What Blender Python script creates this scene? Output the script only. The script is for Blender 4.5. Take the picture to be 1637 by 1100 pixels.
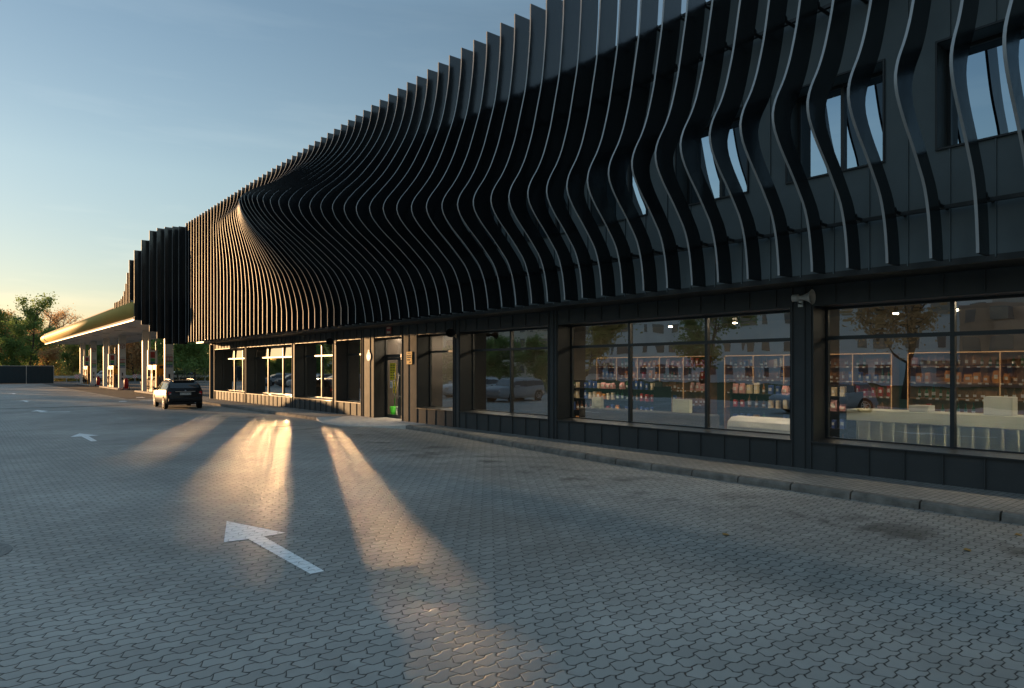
import bpy, math, random
from mathutils import Vector, Matrix, noise
R = math.radians
sc = bpy.context.scene
COL = sc.collection
for o in list(bpy.data.objects): bpy.data.objects.remove(o)

# ------------------------------------------------------------ camera
TH = math.atan(887 / 1091.0)
cam = bpy.data.cameras.new('camera'); cam_o = bpy.data.objects.new('camera', cam); COL.objects.link(cam_o)
sc.camera = cam_o
cam.lens = 24; cam.sensor_width = 36; cam.shift_y = 39 / 1637.0; cam.shift_x = 0
cam.clip_start = 0.1; cam.clip_end = 3000
cam_o.location = (0, 0, 2.07); cam_o.rotation_euler = (R(90), 0, -TH)

# ------------------------------------------------------------ world, sun, exposure
SUN_EL = R(5.4); SUN_AZ = R(-21.7)          # azimuth from +Y towards +X
world = bpy.data.worlds.new('World'); sc.world = world; world.use_nodes = True
wn = world.node_tree; bg = wn.nodes['Background']
sky = wn.nodes.new('ShaderNodeTexSky'); sky.sky_type = 'NISHITA'; sky.sun_disc = False
sky.sun_elevation = SUN_EL; sky.sun_rotation = SUN_AZ
sky.air_density = 1.0; sky.dust_density = 0.12; sky.ozone_density = 1.6; sky.altitude = 100
bg.inputs[1].default_value = 0.07
sun = bpy.data.lights.new('sun', 'SUN'); sun.energy = 2.0; sun.angle = R(1.25); sun.color = (1.0, 0.58, 0.26)
sun_o = bpy.data.objects.new('sun', sun); COL.objects.link(sun_o)
sd = Vector((math.sin(SUN_AZ) * math.cos(SUN_EL), math.cos(SUN_AZ) * math.cos(SUN_EL), math.sin(SUN_EL)))
sun_o.rotation_euler = sd.to_track_quat('Z', 'Y').to_euler()
vs = sc.view_settings
vs.view_transform = 'Standard'; vs.look = 'None'; vs.gamma = 1.0; vs.use_curve_mapping = False
vs.exposure = 2.15
cy = sc.cycles
cy.use_guiding = True; cy.use_adaptive_sampling = False; cy.use_surface_guiding = True; cy.surface_guiding_probability = 0.7; cy.caustics_reflective = True
cy.blur_glossy = 0.0; cy.sample_clamp_indirect = 0.0
cy.max_bounces = 8; cy.transparent_max_bounces = 24
cy.use_denoising = True

# thin high cloud streaks in the sky, plus added overhead fill brightness
def world_clouds_and_fill():
    tc = wn.nodes.new('ShaderNodeTexCoord'); mp = wn.nodes.new('ShaderNodeMapping')
    mp.inputs['Scale'].default_value = (1.1, 1.1, 9.0); mp.inputs['Rotation'].default_value = (0, R(4), 0)
    nz = wn.nodes.new('ShaderNodeTexNoise'); nz.inputs['Scale'].default_value = 2.3; nz.inputs['Detail'].default_value = 9; nz.inputs['Roughness'].default_value = .55
    rp = wn.nodes.new('ShaderNodeValToRGB'); rp.color_ramp.elements[0].position = .50; rp.color_ramp.elements[1].position = .80
    rp.color_ramp.elements[1].color = (.5, .5, .5, 1)
    mx = wn.nodes.new('ShaderNodeMixRGB'); mx.blend_type = 'MIX'
    br = wn.nodes.new('ShaderNodeMixRGB'); br.blend_type = 'MULTIPLY'; br.inputs[0].default_value = 1; br.inputs[2].default_value = (1.5, 1.32, 1.2, 1)
    L = wn.links.new
    L(tc.outputs['Generated'], mp.inputs[0]); L(mp.outputs[0], nz.inputs['Vector']); L(nz.outputs[0], rp.inputs[0])
    L(sky.outputs[0], br.inputs[1]); L(sky.outputs[0], mx.inputs[1]); L(br.outputs[0], mx.inputs[2]); L(rp.outputs[0], mx.inputs[0])
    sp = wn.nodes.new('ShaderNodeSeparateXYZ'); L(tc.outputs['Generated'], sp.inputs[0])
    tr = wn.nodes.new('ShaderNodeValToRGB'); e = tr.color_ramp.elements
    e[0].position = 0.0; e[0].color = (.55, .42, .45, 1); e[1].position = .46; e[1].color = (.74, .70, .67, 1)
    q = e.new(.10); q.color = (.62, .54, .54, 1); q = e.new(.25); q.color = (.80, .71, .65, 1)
    q = e.new(.60); q.color = (1.6, 1.42, 1.25, 1); q = e.new(1.0); q.color = (2.2, 1.9, 1.55, 1)   # unseen sky overhead brightened to lift the fill light
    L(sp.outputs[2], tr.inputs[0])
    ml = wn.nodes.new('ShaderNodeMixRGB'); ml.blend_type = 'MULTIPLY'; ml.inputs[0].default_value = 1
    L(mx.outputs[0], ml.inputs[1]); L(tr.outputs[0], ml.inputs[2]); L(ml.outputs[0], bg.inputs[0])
world_clouds_and_fill()

# ------------------------------------------------------------ material helpers
def new_mat(name):
    m = bpy.data.materials.new(name); m.use_nodes = True
    return m, m.node_tree, m.node_tree.nodes['Principled BSDF']
class G:
    """small node-graph helper"""
    def __init__(s, nt): s.nt = nt
    def n(s, t, **k):
        x = s.nt.nodes.new(t)
        for a, b in k.items(): setattr(x, a, b)
        return x
    def l(s, a, b): s.nt.links.new(a, b)
    def m(s, op, a, b=None, c=None, clamp=False):
        x = s.n('ShaderNodeMath', operation=op); x.use_clamp = clamp
        for i, v in enumerate((a, b, c)):
            if v is None: continue
            if isinstance(v, (int, float)): x.inputs[i].default_value = v
            else: s.l(v, x.inputs[i])
        return x.outputs[0]
    def mix(s, f, a, b, mode='MIX'):
        x = s.n('ShaderNodeMixRGB', blend_type=mode)
        for i, v in enumerate((f, a, b)):
            if isinstance(v, (int, float)): x.inputs[i].default_value = v
            elif isinstance(v, tuple): x.inputs[i].default_value = (*v[:3], 1)
            else: s.l(v, x.inputs[i])
        return x.outputs[0]
    def noise(s, vec, scale, detail=4, rough=.55, out=0):
        x = s.n('ShaderNodeTexNoise'); x.inputs['Scale'].default_value = scale; x.inputs['Detail'].default_value = detail; x.inputs['Roughness'].default_value = rough
        if vec is not None: s.l(vec, x.inputs['Vector'])
        return x.outputs[out]
    def ramp(s, f, p0, p1, c0=(0, 0, 0), c1=(1, 1, 1)):
        x = s.n('ShaderNodeValToRGB'); e = x.color_ramp.elements
        e[0].position = p0; e[1].position = p1; e[0].color = (*c0, 1); e[1].color = (*c1, 1)
        s.l(f, x.inputs[0]); return x.outputs[0]
    def bump(s, h, strength, dist, bsdf):
        x = s.n('ShaderNodeBump'); x.inputs['Strength'].default_value = strength; x.inputs['Distance'].default_value = dist
        s.l(h, x.inputs['Height']); s.l(x.outputs[0], bsdf.inputs['Normal']); return x
def mat(name, col, rough=.6, metal=0.0, var=.12, scale=3.0, bump=0.0, spec=.3, emit=None, coat=0):
    m, nt, b = new_mat(name); g = G(nt)
    tc = g.n('ShaderNodeTexCoord')
    f = g.noise(tc.outputs['Object'], scale, 5)
    c2 = tuple(min(1, c * (1 + var)) for c in col); c1 = tuple(c * (1 - var) for c in col)
    g.l(g.ramp(f, .3, .7, c1, c2), b.inputs['Base Color'])
    b.inputs['Roughness'].default_value = rough; b.inputs['Metallic'].default_value = metal
    b.inputs['Specular IOR Level'].default_value = spec; b.inputs['Coat Weight'].default_value = coat
    if bump: g.bump(f, bump, .02, b)
    if emit: b.inputs['Emission Color'].default_value = (*emit[0], 1); b.inputs['Emission Strength'].default_value = emit[1]
    return m
def glass_mat(name, tint=(.9, .95, .95), ior=1.75, wave=.0, wscale=1.0, rough=0.0, refl=(1, 1, 1)):
    m, nt, b = new_mat(name); nt.nodes.remove(b); g = G(nt)
    out = nt.nodes['Material Output']; mx = g.n('ShaderNodeMixShader'); gl = g.n('ShaderNodeBsdfGlossy'); tr = g.n('ShaderNodeBsdfTransparent')
    fr = g.n('ShaderNodeFresnel'); fr.inputs[0].default_value = ior
    gl.inputs['Roughness'].default_value = rough; gl.inputs['Color'].default_value = (*refl, 1)
    tr.inputs['Color'].default_value = (*tint, 1)
    if wave:
        tc = g.n('ShaderNodeTexCoord'); mp = g.n('ShaderNodeMapping'); mp.inputs['Scale'].default_value = (1, 1, .45)
        g.l(tc.outputs['Object'], mp.inputs[0])
        h = g.noise(mp.outputs[0], wscale, 2, .4)
        bp = g.n('ShaderNodeBump'); bp.inputs['Strength'].default_value = 1; bp.inputs['Distance'].default_value = wave
        g.l(h, bp.inputs['Height']); g.l(bp.outputs[0], gl.inputs['Normal'])
    g.l(fr.outputs[0], mx.inputs[0]); g.l(tr.outputs[0], mx.inputs[1]); g.l(gl.outputs[0], mx.inputs[2]); g.l(mx.outputs[0], out.inputs[0])
    return m

def paving_mat(name, px, py, amp, base, joint, joint_w=.006, stain=True, far=False):
    """interlocking concrete blocks: wavy courses along X, kinked cross joints, running bond"""
    m, nt, b = new_mat(name); g = G(nt)
    geo = g.n('ShaderNodeNewGeometry'); sp = g.n('ShaderNodeSeparateXYZ'); pos = geo.outputs['Position']
    warp = g.noise(pos, .45, 2)
    g.l(pos, sp.inputs[0])
    x0 = g.m('ADD', sp.outputs[0], g.m('MULTIPLY', warp, .02)); y0 = g.m('ADD', sp.outputs[1], g.m('MULTIPLY', warp, .03))
    tri = g.m('PINGPONG', g.m('DIVIDE', x0, px * .5), 1.0)                   # 0..1..0 with period px
    trap = g.m('SUBTRACT', g.m('MULTIPLY', tri, 3.0), 1.0, clamp=True)
    yy = g.m('DIVIDE', g.m('ADD', y0, g.m('MULTIPLY', trap, amp)), py)
    row = g.m('FLOOR', yy); fy = g.m('SUBTRACT', yy, row)
    dy = g.m('MULTIPLY', g.m('SUBTRACT', .5, g.m('ABSOLUTE', g.m('SUBTRACT', fy, .5))), py)
    par = g.m('MODULO', g.m('ADD', row, 4000), 2.0)
    kink = g.m('PINGPONG', g.m('MULTIPLY', fy, 2.0), 1.0)
    xx = g.m('ADD', g.m('ADD', g.m('DIVIDE', x0, px), g.m('MULTIPLY', par, .5)), g.m('MULTIPLY', kink, amp / px * 1.35))
    xx = g.m('ADD', xx, .20)
    colm = g.m('FLOOR', xx); fx = g.m('SUBTRACT', xx, colm)
    dx = g.m('MULTIPLY', g.m('SUBTRACT', .5, g.m('ABSOLUTE', g.m('SUBTRACT', fx, .5))), px)
    dd = g.m('MINIMUM', dx, dy)
    wobble = g.m('MULTIPLY', g.noise(pos, 14, 3), joint_w * 1.1)
    dj = g.m('SUBTRACT', dd, wobble)
    jm = g.m('SUBTRACT', 1.0, g.m('DIVIDE', dj, joint_w), clamp=True)         # 1 in the joint
    cmb = g.n('ShaderNodeCombineXYZ'); g.l(row, cmb.inputs[0]); g.l(colm, cmb.inputs[1])
    wn_ = g.n('ShaderNodeTexWhiteNoise'); g.l(cmb.outputs[0], wn_.inputs['Vector'])
    lo = tuple(c * .74 for c in base); hi = tuple(c * 1.2 for c in base)
    c = g.mix(wn_.outputs['Value'], lo, hi)
    c = g.mix(.55, c, g.mix(g.noise(pos, 160, 3, .7), tuple(v * .55 for v in base), tuple(v * 1.5 for v in base)))
    big = g.noise(pos, .22, 6, .62)
    c = g.mix(g.ramp(big, .36, .66), g.mix(1.0, c, (.66, .66, .64), 'MULTIPLY'), g.mix(1.0, c, (1.16, 1.15, 1.13), 'MULTIPLY'))
    if stain:
        mp = g.n('ShaderNodeMapping'); mp.inputs['Scale'].default_value = (1.0, .30, 1); g.l(pos, mp.inputs[0])
        st = g.ramp(g.noise(mp.outputs[0], 1.1, 6, .6), .58, .72)
        c = g.mix(g.m('MULTIPLY', st, .5), c, tuple(v * .5 for v in base))
        sp2 = g.ramp(g.noise(pos, 5.5, 2, .5), .73, .80)
        c = g.mix(g.m('MULTIPLY', sp2, .62), c, (.018, .017, .015))
        # oil drips where cars park along the kerb
        ox = g.m('SUBTRACT', 1.0, g.m('DIVIDE', g.m('ABSOLUTE', g.m('SUBTRACT', sp.outputs[0], 9.2)), 1.5), clamp=True)
        oil = g.m('MULTIPLY', g.ramp(g.noise(pos, .9, 6, .65), .50, .60), ox)
        c = g.mix(g.m('MULTIPLY', oil, .75), c, (.02, .02, .019))
    if base[0] > .8: c = g.mix(g.ramp(g.noise(pos, 18, 6, .7), .56, .70), base, (.45, .46, .46))
    c = g.mix(jm, c, joint)
    g.l(c, b.inputs['Base Color'])
    rr = g.m('ADD', .55, g.m('MULTIPLY', g.noise(pos, 9, 3), .22))
    g.l(rr, b.inputs['Roughness'])
    edge = g.m('DIVIDE', g.m('MINIMUM', dj, joint_w * 2.6), joint_w * 2.6, clamp=True)
    tilt = g.m('MULTIPLY', g.m('ADD', g.m('MULTIPLY', fx, g.m('SUBTRACT', wn_.outputs['Value'], .5)), g.m('MULTIPLY', fy, g.m('SUBTRACT', g.m('FRACT', g.m('MULTIPLY', wn_.outputs['Value'], 7.3)), .5))), .5)
    h = g.m('ADD', g.m('ADD', edge, tilt), g.m('MULTIPLY', g.noise(pos, 220, 2, .6), .12))
    g.bump(h, .9, .005, b)
    return m

M = {}
M['paving'] = paving_mat('block_paving', .20, .132, .030, (.345, .335, .315), (.022, .022, .02), .0052)
M['walk'] = paving_mat('sidewalk_blocks', .20, .10, .0, (.30, .29, .275), (.07, .07, .06), .005, stain=False)
M['asphalt'] = mat('asphalt', (.085, .08, .075), .75, var=.25, scale=40, bump=.3)
M['concrete'] = mat('concrete', (.42, .40, .37), .85, var=.22, scale=7, bump=.25)
M['kerb'] = mat('kerb_concrete', (.18, .165, .145), .85, var=.4, scale=4.5, bump=.4)
M['white_paint'] = None
def road_paint():
    m, nt, b = new_mat('road_paint'); g = G(nt); geo = g.n('ShaderNodeNewGeometry')
    f = g.noise(geo.outputs['Position'], 26, 5, .7); c = g.ramp(f, .36, .46, (.55, .56, .56), (.88, .89, .89))
    g.l(c, b.inputs['Base Color']); b.inputs['Roughness'].default_value = .6; g.bump(g.noise(geo.outputs['Position'], 200, 2), .3, .004, b)
    return m
M['white_paint'] = paving_mat('painted_blocks', .20, .132, .030, (.86, .87, .87), (.16, .17, .17), .0035, stain=False)
M['manhole'] = mat('manhole_iron', (.15, .15, .145), .6, var=.3, scale=12, bump=.4)
def clad(name, col, rough, spec=.5, metal=0.0):
    """factory-painted sheet metal: faint dents and slight gloss changes"""
    m, nt, b = new_mat(name); g = G(nt); geo = g.n('ShaderNodeNewGeometry'); pos = geo.outputs['Position']
    f = g.noise(pos, 1.4, 3); g.l(g.ramp(f, .3, .7, tuple(c * .9 for c in col), tuple(c * 1.1 for c in col)), b.inputs['Base Color'])
    g.l(g.m('ADD', rough - .05, g.m('MULTIPLY', g.noise(pos, 6, 4), .12)), b.inputs['Roughness'])
    b.inputs['Specular IOR Level'].default_value = spec; b.inputs['Metallic'].default_value = metal
    g.bump(g.noise(pos, 2.2, 2), .25, .02, b)
    return m
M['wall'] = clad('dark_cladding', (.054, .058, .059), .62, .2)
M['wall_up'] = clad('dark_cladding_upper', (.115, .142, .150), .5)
M['trim'] = clad('dark_trim', (.018, .021, .023), .4)
M['fin'] = clad('fin_sheet', (.007, .009, .011), .17, .8)
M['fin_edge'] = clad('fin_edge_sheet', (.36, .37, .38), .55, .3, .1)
M['steel'] = mat('steel', (.30, .30, .29), .35, 1.0)
M['frame'] = clad('window_frame', (.022, .026, .028), .35)
M['glass'] = glass_mat('shop_glass', (.85, .90, .90), 4.4, .0055, 1.1, refl=(.86, .95, 1.0))
M['glass_mirror'] = glass_mat('sun_control_glass', (.5, .55, .55), 7.0, .0022, .9)
M['glass_clear'] = glass_mat('door_glass', (.92, .95, .95), 1.7, .001, .9)
M['glass_up'] = glass_mat('office_glass', (.25, .32, .36), 7.0, .0015, .8, refl=(.66, .84, 1.0))
M['car_glass'] = glass_mat('car_glass', (.12, .14, .14), 1.7)
M['black'] = mat('black_plastic', (.015, .015, .016), .6, spec=.12)
M['rubber'] = mat('rubber', (.02, .02, .02), .85, spec=.12)
M['white'] = mat('white_enamel', (.52, .52, .50), .4, var=.05)
M['soffit'] = mat('soffit_white', (.60, .60, .58), .35, var=.05, scale=1)
M['yellow'] = mat('yellow_fascia', (.62, .44, .13), .65, spec=.25, var=.05)
M['pump_yellow'] = mat('pump_yellow', (.40, .165, .004), .4, var=.05)
M['red'] = mat('red_paint', (.42, .02, .015), .4)
M['cream'] = mat('counter_cream', (.52, .50, .36), .55, var=.06)
M['shop_wall'] = mat('interior_wall', (.20, .175, .15), .8, var=.08)
M['shop_dark'] = mat('interior_dark', (.08, .07, .065), .8, var=.1)
M['shop_floor'] = mat('interior_floor', (.16, .15, .14), .35, var=.1)
M['wood'] = mat('shelf_wood', (.26, .12, .05), .55, var=.25, scale=6)
M['led'] = mat('warm_led', (.9, .6, .3), .5, emit=((1, .48, .18), .09))
M['lamp'] = mat('lamp_white', (.9, .85, .8), .5, emit=((1, .76, .50), 13))
M['navy'] = mat('navy_panel', (.006, .022, .033), .5, var=.15)
M['galv'] = mat('galvanised_steel', (.34, .36, .37), .45, .6, var=.15)
M['grass'] = mat('verge_grass', (.05, .07, .02), .95, var=.5, scale=2.2, bump=.6)
M['road'] = mat('road_asphalt', (.055, .055, .055), .85, var=.2, scale=1)

# ------------------------------------------------------------ mesh helpers
class MB:
    def __init__(s): s.v = []; s.f = []; s.m = []; s.s = []; s.cur = 0; s.sm = False
    def add(s, vs_, fs):
        k = len(s.v); s.v += [tuple(v) for v in vs_]
        for f in fs: s.f.append([k + i for i in f]); s.m.append(s.cur); s.s.append(s.sm)
        return s
    def box(s, a, b, mtx=None):
        x0, y0, z0 = a; x1, y1, z1 = b
        vs_ = [(x0, y0, z0), (x1, y0, z0), (x1, y1, z0), (x0, y1, z0), (x0, y0, z1), (x1, y0, z1), (x1, y1, z1), (x0, y1, z1)]
        if mtx: vs_ = [mtx @ Vector(v) for v in vs_]
        return s.add(vs_, [(0, 3, 2, 1), (4, 5, 6, 7), (0, 1, 5, 4), (1, 2, 6, 5), (2, 3, 7, 6), (3, 0, 4, 7)])
    def bbox(s, a, b, r=.02):
        """box with chamfered vertical and horizontal edges"""
        x0, y0, z0 = a; x1, y1, z1 = b; r = min(r, (x1 - x0) * .45, (y1 - y0) * .45, (z1 - z0) * .45)
        pts = []
        for z, e in ((z0, r), (z0 + r, 0), (z1 - r, 0), (z1, r)):
            pts.append([(x0 + r + (0), y0 + e, z), (x1 - r, y0 + e, z), (x1 - e, y0 + r, z), (x1 - e, y1 - r, z), (x1 - r, y1 - e, z), (x0 + r, y1 - e, z), (x0 + e, y1 - r, z), (x0 + e, y0 + r, z)])
        return s.rings(pts)
    def rings(s, rings, cap=True, close=True):
        k = len(rings[0]); vs_ = [p for r in rings for p in r]; fs = []
        for i in range(len(rings) - 1):
            for j in range(k if close else k - 1):
                a = i * k + j; b = i * k + (j + 1) % k
                fs.append((a, b, b + k, a + k))
        if cap: fs.append(tuple(range(k - 1, -1, -1))); fs.append(tuple((len(rings) - 1) * k + j for j in range(k)))
        return s.add(vs_, fs)
    def tube(s, pts, rad, n=8, cap=True):
        pts = [Vector(p) for p in pts]; rs = rad if isinstance(rad, (list, tuple)) else [rad] * len(pts)
        rings = []; up = Vector((0, 0, 1))
        for i, p in enumerate(pts):
            d = (pts[min(i + 1, len(pts) - 1)] - pts[max(i - 1, 0)]).normalized()
            a = d.cross(up)
            if a.length < .05: a = d.cross(Vector((1, 0, 0)))
            a.normalize(); b = a.cross(d)
            rings.append([p + (a * math.cos(t) + b * math.sin(t)) * rs[i] for t in [2 * math.pi * j / n for j in range(n)]])
        o = s.sm; s.sm = True; s.rings(rings, cap); s.sm = o; return s
    def prism(s, poly, z0, z1, ax='z'):
        n = len(poly)
        def P(p, h):
            return (p[0], p[1], h) if ax == 'z' else ((p[0], h, p[1]) if ax == 'y' else (h, p[0], p[1]))
        vs_ = [P(p, z0) for p in poly] + [P(p, z1) for p in poly]
        fs = [tuple(range(n))[::-1], tuple(range(n, 2 * n))] + [(i, (i + 1) % n, n + (i + 1) % n, n + i) for i in range(n)]
        return s.add(vs_, fs)
    def build(s, name, mats, parent=None, loc=None):
        me = bpy.data.meshes.new(name); me.from_pydata(s.v, [], s.f)
        if not isinstance(mats, (list, tuple)): mats = [mats]
        for m in mats: me.materials.append(m)
        me.polygons.foreach_set('material_index', s.m); me.polygons.foreach_set('use_smooth', s.s)
        me.validate(); me.update()
        o = bpy.data.objects.new(name, me); COL.objects.link(o)
        if parent: o.parent = parent
        if loc: o.location = loc
        return o
def tag(o, label=None, cat=None, group=None, kind=None):
    if label: o['label'] = label
    if cat: o['category'] = cat
    if group: o['group'] = group
    if kind: o['kind'] = kind
    return o
def empty(name, loc, rz=0, **k):
    o = bpy.data.objects.new(name, None); COL.objects.link(o); o.location = loc; o.rotation_euler = (0, 0, rz); o.empty_display_size = .2
    tag(o, **k); return o
def copy_tree(o, parent=None):
    c = o.copy(); COL.objects.link(c)
    if parent: c.parent = parent
    for ch in list(o.children): copy_tree(ch, c)
    return c
def interp(tab, x):
    if x <= tab[0][0]: return tab[0][1]
    for (a, u), (b, v) in zip(tab, tab[1:]):
        if x <= b: return u + (v - u) * (x - a) / (b - a)
    return tab[-1][1]
def smooth_interp(tab, x):
    """Catmull-Rom through the table"""
    n = len(tab)
    if x <= tab[0][0]: return tab[0][1]
    if x >= tab[-1][0]: return tab[-1][1]
    for i in range(n - 1):
        if x <= tab[i + 1][0]: break
    x0, y0 = tab[i]; x1, y1 = tab[i + 1]; h = x1 - x0; t = (x - x0) / h
    m0 = (tab[i + 1][1] - tab[i - 1][1]) / (tab[i + 1][0] - tab[i - 1][0]) if i > 0 else (0 if abs(y0) > .9 else (y1 - y0) / h)
    m1 = (tab[i + 2][1] - tab[i][1]) / (tab[i + 2][0] - tab[i][0]) if i < n - 2 else 0
    return (2*t**3 - 3*t**2 + 1) * y0 + (t**3 - 2*t**2 + t) * h * m0 + (-2*t**3 + 3*t**2) * y1 + (t**3 - t**2) * h * m1

# ------------------------------------------------------------ ground
def sheet(name, poly, z, m, **k):
    b = MB(); b.add([(x, y, z) for x, y in poly], [tuple(range(len(poly)))]); return tag(b.build(name, m), kind='structure', **k)
b = MB(); b.add([(-900, -600, -.02), (900, -600, -.02), (900, 1500, -.02), (-900, 1500, -.02)], [(0, 1, 2, 3)])
tag(b.build('ground', M['grass']), kind='structure')
sheet('block_paving', [(-13, -25), (13.6, -25), (13.6, 46.6), (20, 48), (8.8, 52), (8.8, 112), (-13, 112)], 0.0, M['paving'])
sheet('asphalt', [(8.8, 52), (20, 48), (13.6, 46.6), (45, 46.7), (45, 128), (-13, 128), (-13, 112), (8.8, 112)], 0.002, M['asphalt'])
sheet('road', [(-60, 132), (160, 132), (160, 141), (-60, 141)], 0.0, M['road'])
# round manhole cover at the left edge
b = MB(); n = 40
def disc(r0, z): return [(-.12 + r0 * math.cos(2 * math.pi * j / n), 9.75 + r0 * math.sin(2 * math.pi * j / n), z) for j in range(n)]
b.rings([disc(.62, -.02), disc(.62, .005), disc(.56, .006), disc(.55, .003), disc(.52, .003), disc(.51, .007)], cap=True)
tag(b.build('manhole_cover', M['manhole']), 'round dark manhole cover in the paving at the left edge', 'manhole cover')
# drain channel across the forecourt
b = MB(); b.box((-13, 43.4, -.01), (9.2, 43.62, .006)); tag(b.build('drain_channel', M['black']), kind='structure')

# pavement strip along the shop with its kerb
KERB = [(-20, 10.98), (4, 10.95), (9.7, 10.98), (12, 11.2), (16, 11.6), (18.3, 11.85), (20.4, 11.9)]
KERB2 = [(26.0, 11.1), (34, 11.08), (44, 11.3), (48, 11.6), (52, 12.6)]
def kx(tab, y): return smooth_interp(tab, y)
def walk(tab, y0, y1, step=1.0):
    b = MB(); n = max(2, int((y1 - y0) / step)); L_ = []; 
    for i in range(n + 1):
        y = y0 + (y1 - y0) * i / n; L_.append((kx(tab, y) + .15, y))
    vs_ = [(x, y, .12) for x, y in L_] + [(13.3, y, .125) for x, y in L_]
    b.add(vs_, [(i, i + n + 1, i + n + 2, i + 1) for i in range(n)])
    return tag(b.build('sidewalk', M['walk']), kind='structure')
walk(KERB, -20, 20.4); walk(KERB2, 26.0, 52)
def kerb(tab, y0, y1):
    b = MB(); y = y0
    while y < y1:
        e = min(y + .985, y1); k = 5; rings = []
        for i in range(k + 1):
            yy = y + .012 + (e - y - .012) * i / k; x = kx(tab, yy); j = .004 * math.sin(yy * 7)
            rings.append([(x, yy, -.02), (x + .005, yy, .075), (x + .018, yy, .102 + j), (x + .05, yy, .122 + j), (x + .15, yy, .126), (x + .15, yy, -.02)])
        b.rings(rings); y += 1.0
    return tag(b.build('kerb', M['kerb']), kind='structure')
kerb(KERB, -20, 20.4); kerb(KERB2, 26.0, 50)
# concrete ramp at the door
b = MB()
prof = [(20.4, 11.9, .122), (21.7, 11.35, .03), (22.9, 10.75, .012), (24.6, 10.75, .012), (25.2, 10.9, .03), (26.0, 11.1, .12)]
vs_ = []
for y, x, z in prof: vs_ += [(x, y, -.02), (x, y, z), (x + .16, y, z + .01), (12.3, y, .118), (13.35, y, .128)]
b.add(vs_, [(i * 5 + j, i * 5 + j + 1, i * 5 + j + 6, i * 5 + j + 5) for i in range(5) for j in range(4)])
tag(b.build('door_ramp', mat('pale_concrete', (.60, .58, .54), .85, var=.15, scale=5, bump=.2)), kind='structure')

# painted arrows
def arrow(x, y, ang=0, bent=False):
    b = MB(); c, s_ = math.cos(ang), math.sin(ang)
    pts = [(-.37, 1.85), (0, 3.0), (.37, 1.85), (.095, 1.82), (.075, 0), (-.075, 0), (-.095, 1.82)]
    if bent: pts = [(-.30, 1.7), (.05, 3.0), (.42, 1.7), (.18, 1.75), (.28, .9), (1.15, .45), (1.1, .1), (0, .75), (-.06, 1.7)]
    b.add([(x + p * c - q * s_, y + p * s_ + q * c, .006) for p, q in pts], [tuple(range(len(pts)))[::-1]])
    return b.build('painted_arrow', M['white_paint'])
for (x, y, bent, lab) in [(2.83, 6.6, 0, 'large white arrow painted on the block paving, the nearest and largest one'),
                    (3.02, 22.5, 0, 'second white lane arrow from the front, beyond the golden light streaks'),
                    (3.05, 38.2, 1, 'bent white lane arrow just before the dark drain channel'),
                    (3.35, 51.2, 0, 'small white lane arrow just beyond the drain channel'),
                    (3.6, 67.8, 0, 'tiny white lane arrow in front of the dark blue panels')]:
    tag(arrow(x, y, 0, bent), lab, 'painted arrow', 'white arrows painted along the lane')
for (x, y, w, l, lab) in [(9.75, 53.6, .55, 1.5, 'white paint mark on the dark asphalt left of the parked car'), (7.75, 48.0, .45, 1.1, 'short white dash left of the parked car, before the pumps'), (8.85, 48.3, .9, .5, 'white stop line reaching the parked car front')]:
    b = MB(); b.add([(x, y, .007), (x + w, y - .1, .007), (x + w + .1, y + l, .007), (x + w * .3, y + l * .8, .007)], [(0, 1, 2, 3)])
    tag(b.build('painted_mark', M['white_paint']), lab, 'road marking')
sheet('asphalt_joint', [(8.72, 52), (8.86, 52), (8.86, 112), (8.72, 112)], .006, M['concrete'])

# ------------------------------------------------------------ the shop building
shop = empty('shop_building', (12.8, 46.65, 0), label='long black metal-clad shop with a wave of vertical fins over its big windows', cat='building')
shop_inv = Matrix.Translation((-12.8, -46.65, 0))
def part(b, name, m, parent=None):
    o = b.build(name, m, parent or shop)
    if parent is None or parent is shop: o.location = (-12.8, -46.65, 0)
    return o
def holed(b, X0, X1, ys, zs, holes):
    """wall slab X0..X1 with rectangular holes (y0,y1,z0,z1); only real faces"""
    Y = sorted(set(ys + [h[0] for h in holes] + [h[1] for h in holes])); Z = sorted(set(zs + [h[2] for h in holes] + [h[3] for h in holes]))
    def solid(i, j):
        if i < 0 or j < 0 or i >= len(Y) - 1 or j >= len(Z) - 1: return False
        cy_, cz = (Y[i] + Y[i + 1]) / 2, (Z[j] + Z[j + 1]) / 2
        return not any(h[0] < cy_ < h[1] and h[2] < cz < h[3] for h in holes)
    for i in range(len(Y) - 1):
        for j in range(len(Z) - 1):
            if not solid(i, j): continue
            y0, y1, z0, z1 = Y[i], Y[i + 1], Z[j], Z[j + 1]
            b.add([(X0, y0, z0), (X0, y1, z0), (X0, y1, z1), (X0, y0, z1)], [(0, 3, 2, 1)][::1] and [(3, 2, 1, 0)])
            b.add([(X1, y0, z0), (X1, y1, z0), (X1, y1, z1), (X1, y0, z1)], [(0, 1, 2, 3)])
            if not solid(i - 1, j): b.add([(X0, y0, z0), (X1, y0, z0), (X1, y0, z1), (X0, y0, z1)], [(0, 1, 2, 3)])
            if not solid(i + 1, j): b.add([(X0, y1, z0), (X1, y1, z0), (X1, y1, z1), (X0, y1, z1)], [(3, 2, 1, 0)])
            if not solid(i, j - 1): b.add([(X0, y0, z0), (X1, y0, z0), (X1, y1, z0), (X0, y1, z0)], [(3, 2, 1, 0)])
            if not solid(i, j + 1): b.add([(X0, y0, z1), (X1, y0, z1), (X1, y1, z1), (X0, y1, z1)], [(0, 1, 2, 3)])
SILL, HEAD, ZB = .66, 3.28, .12
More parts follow.
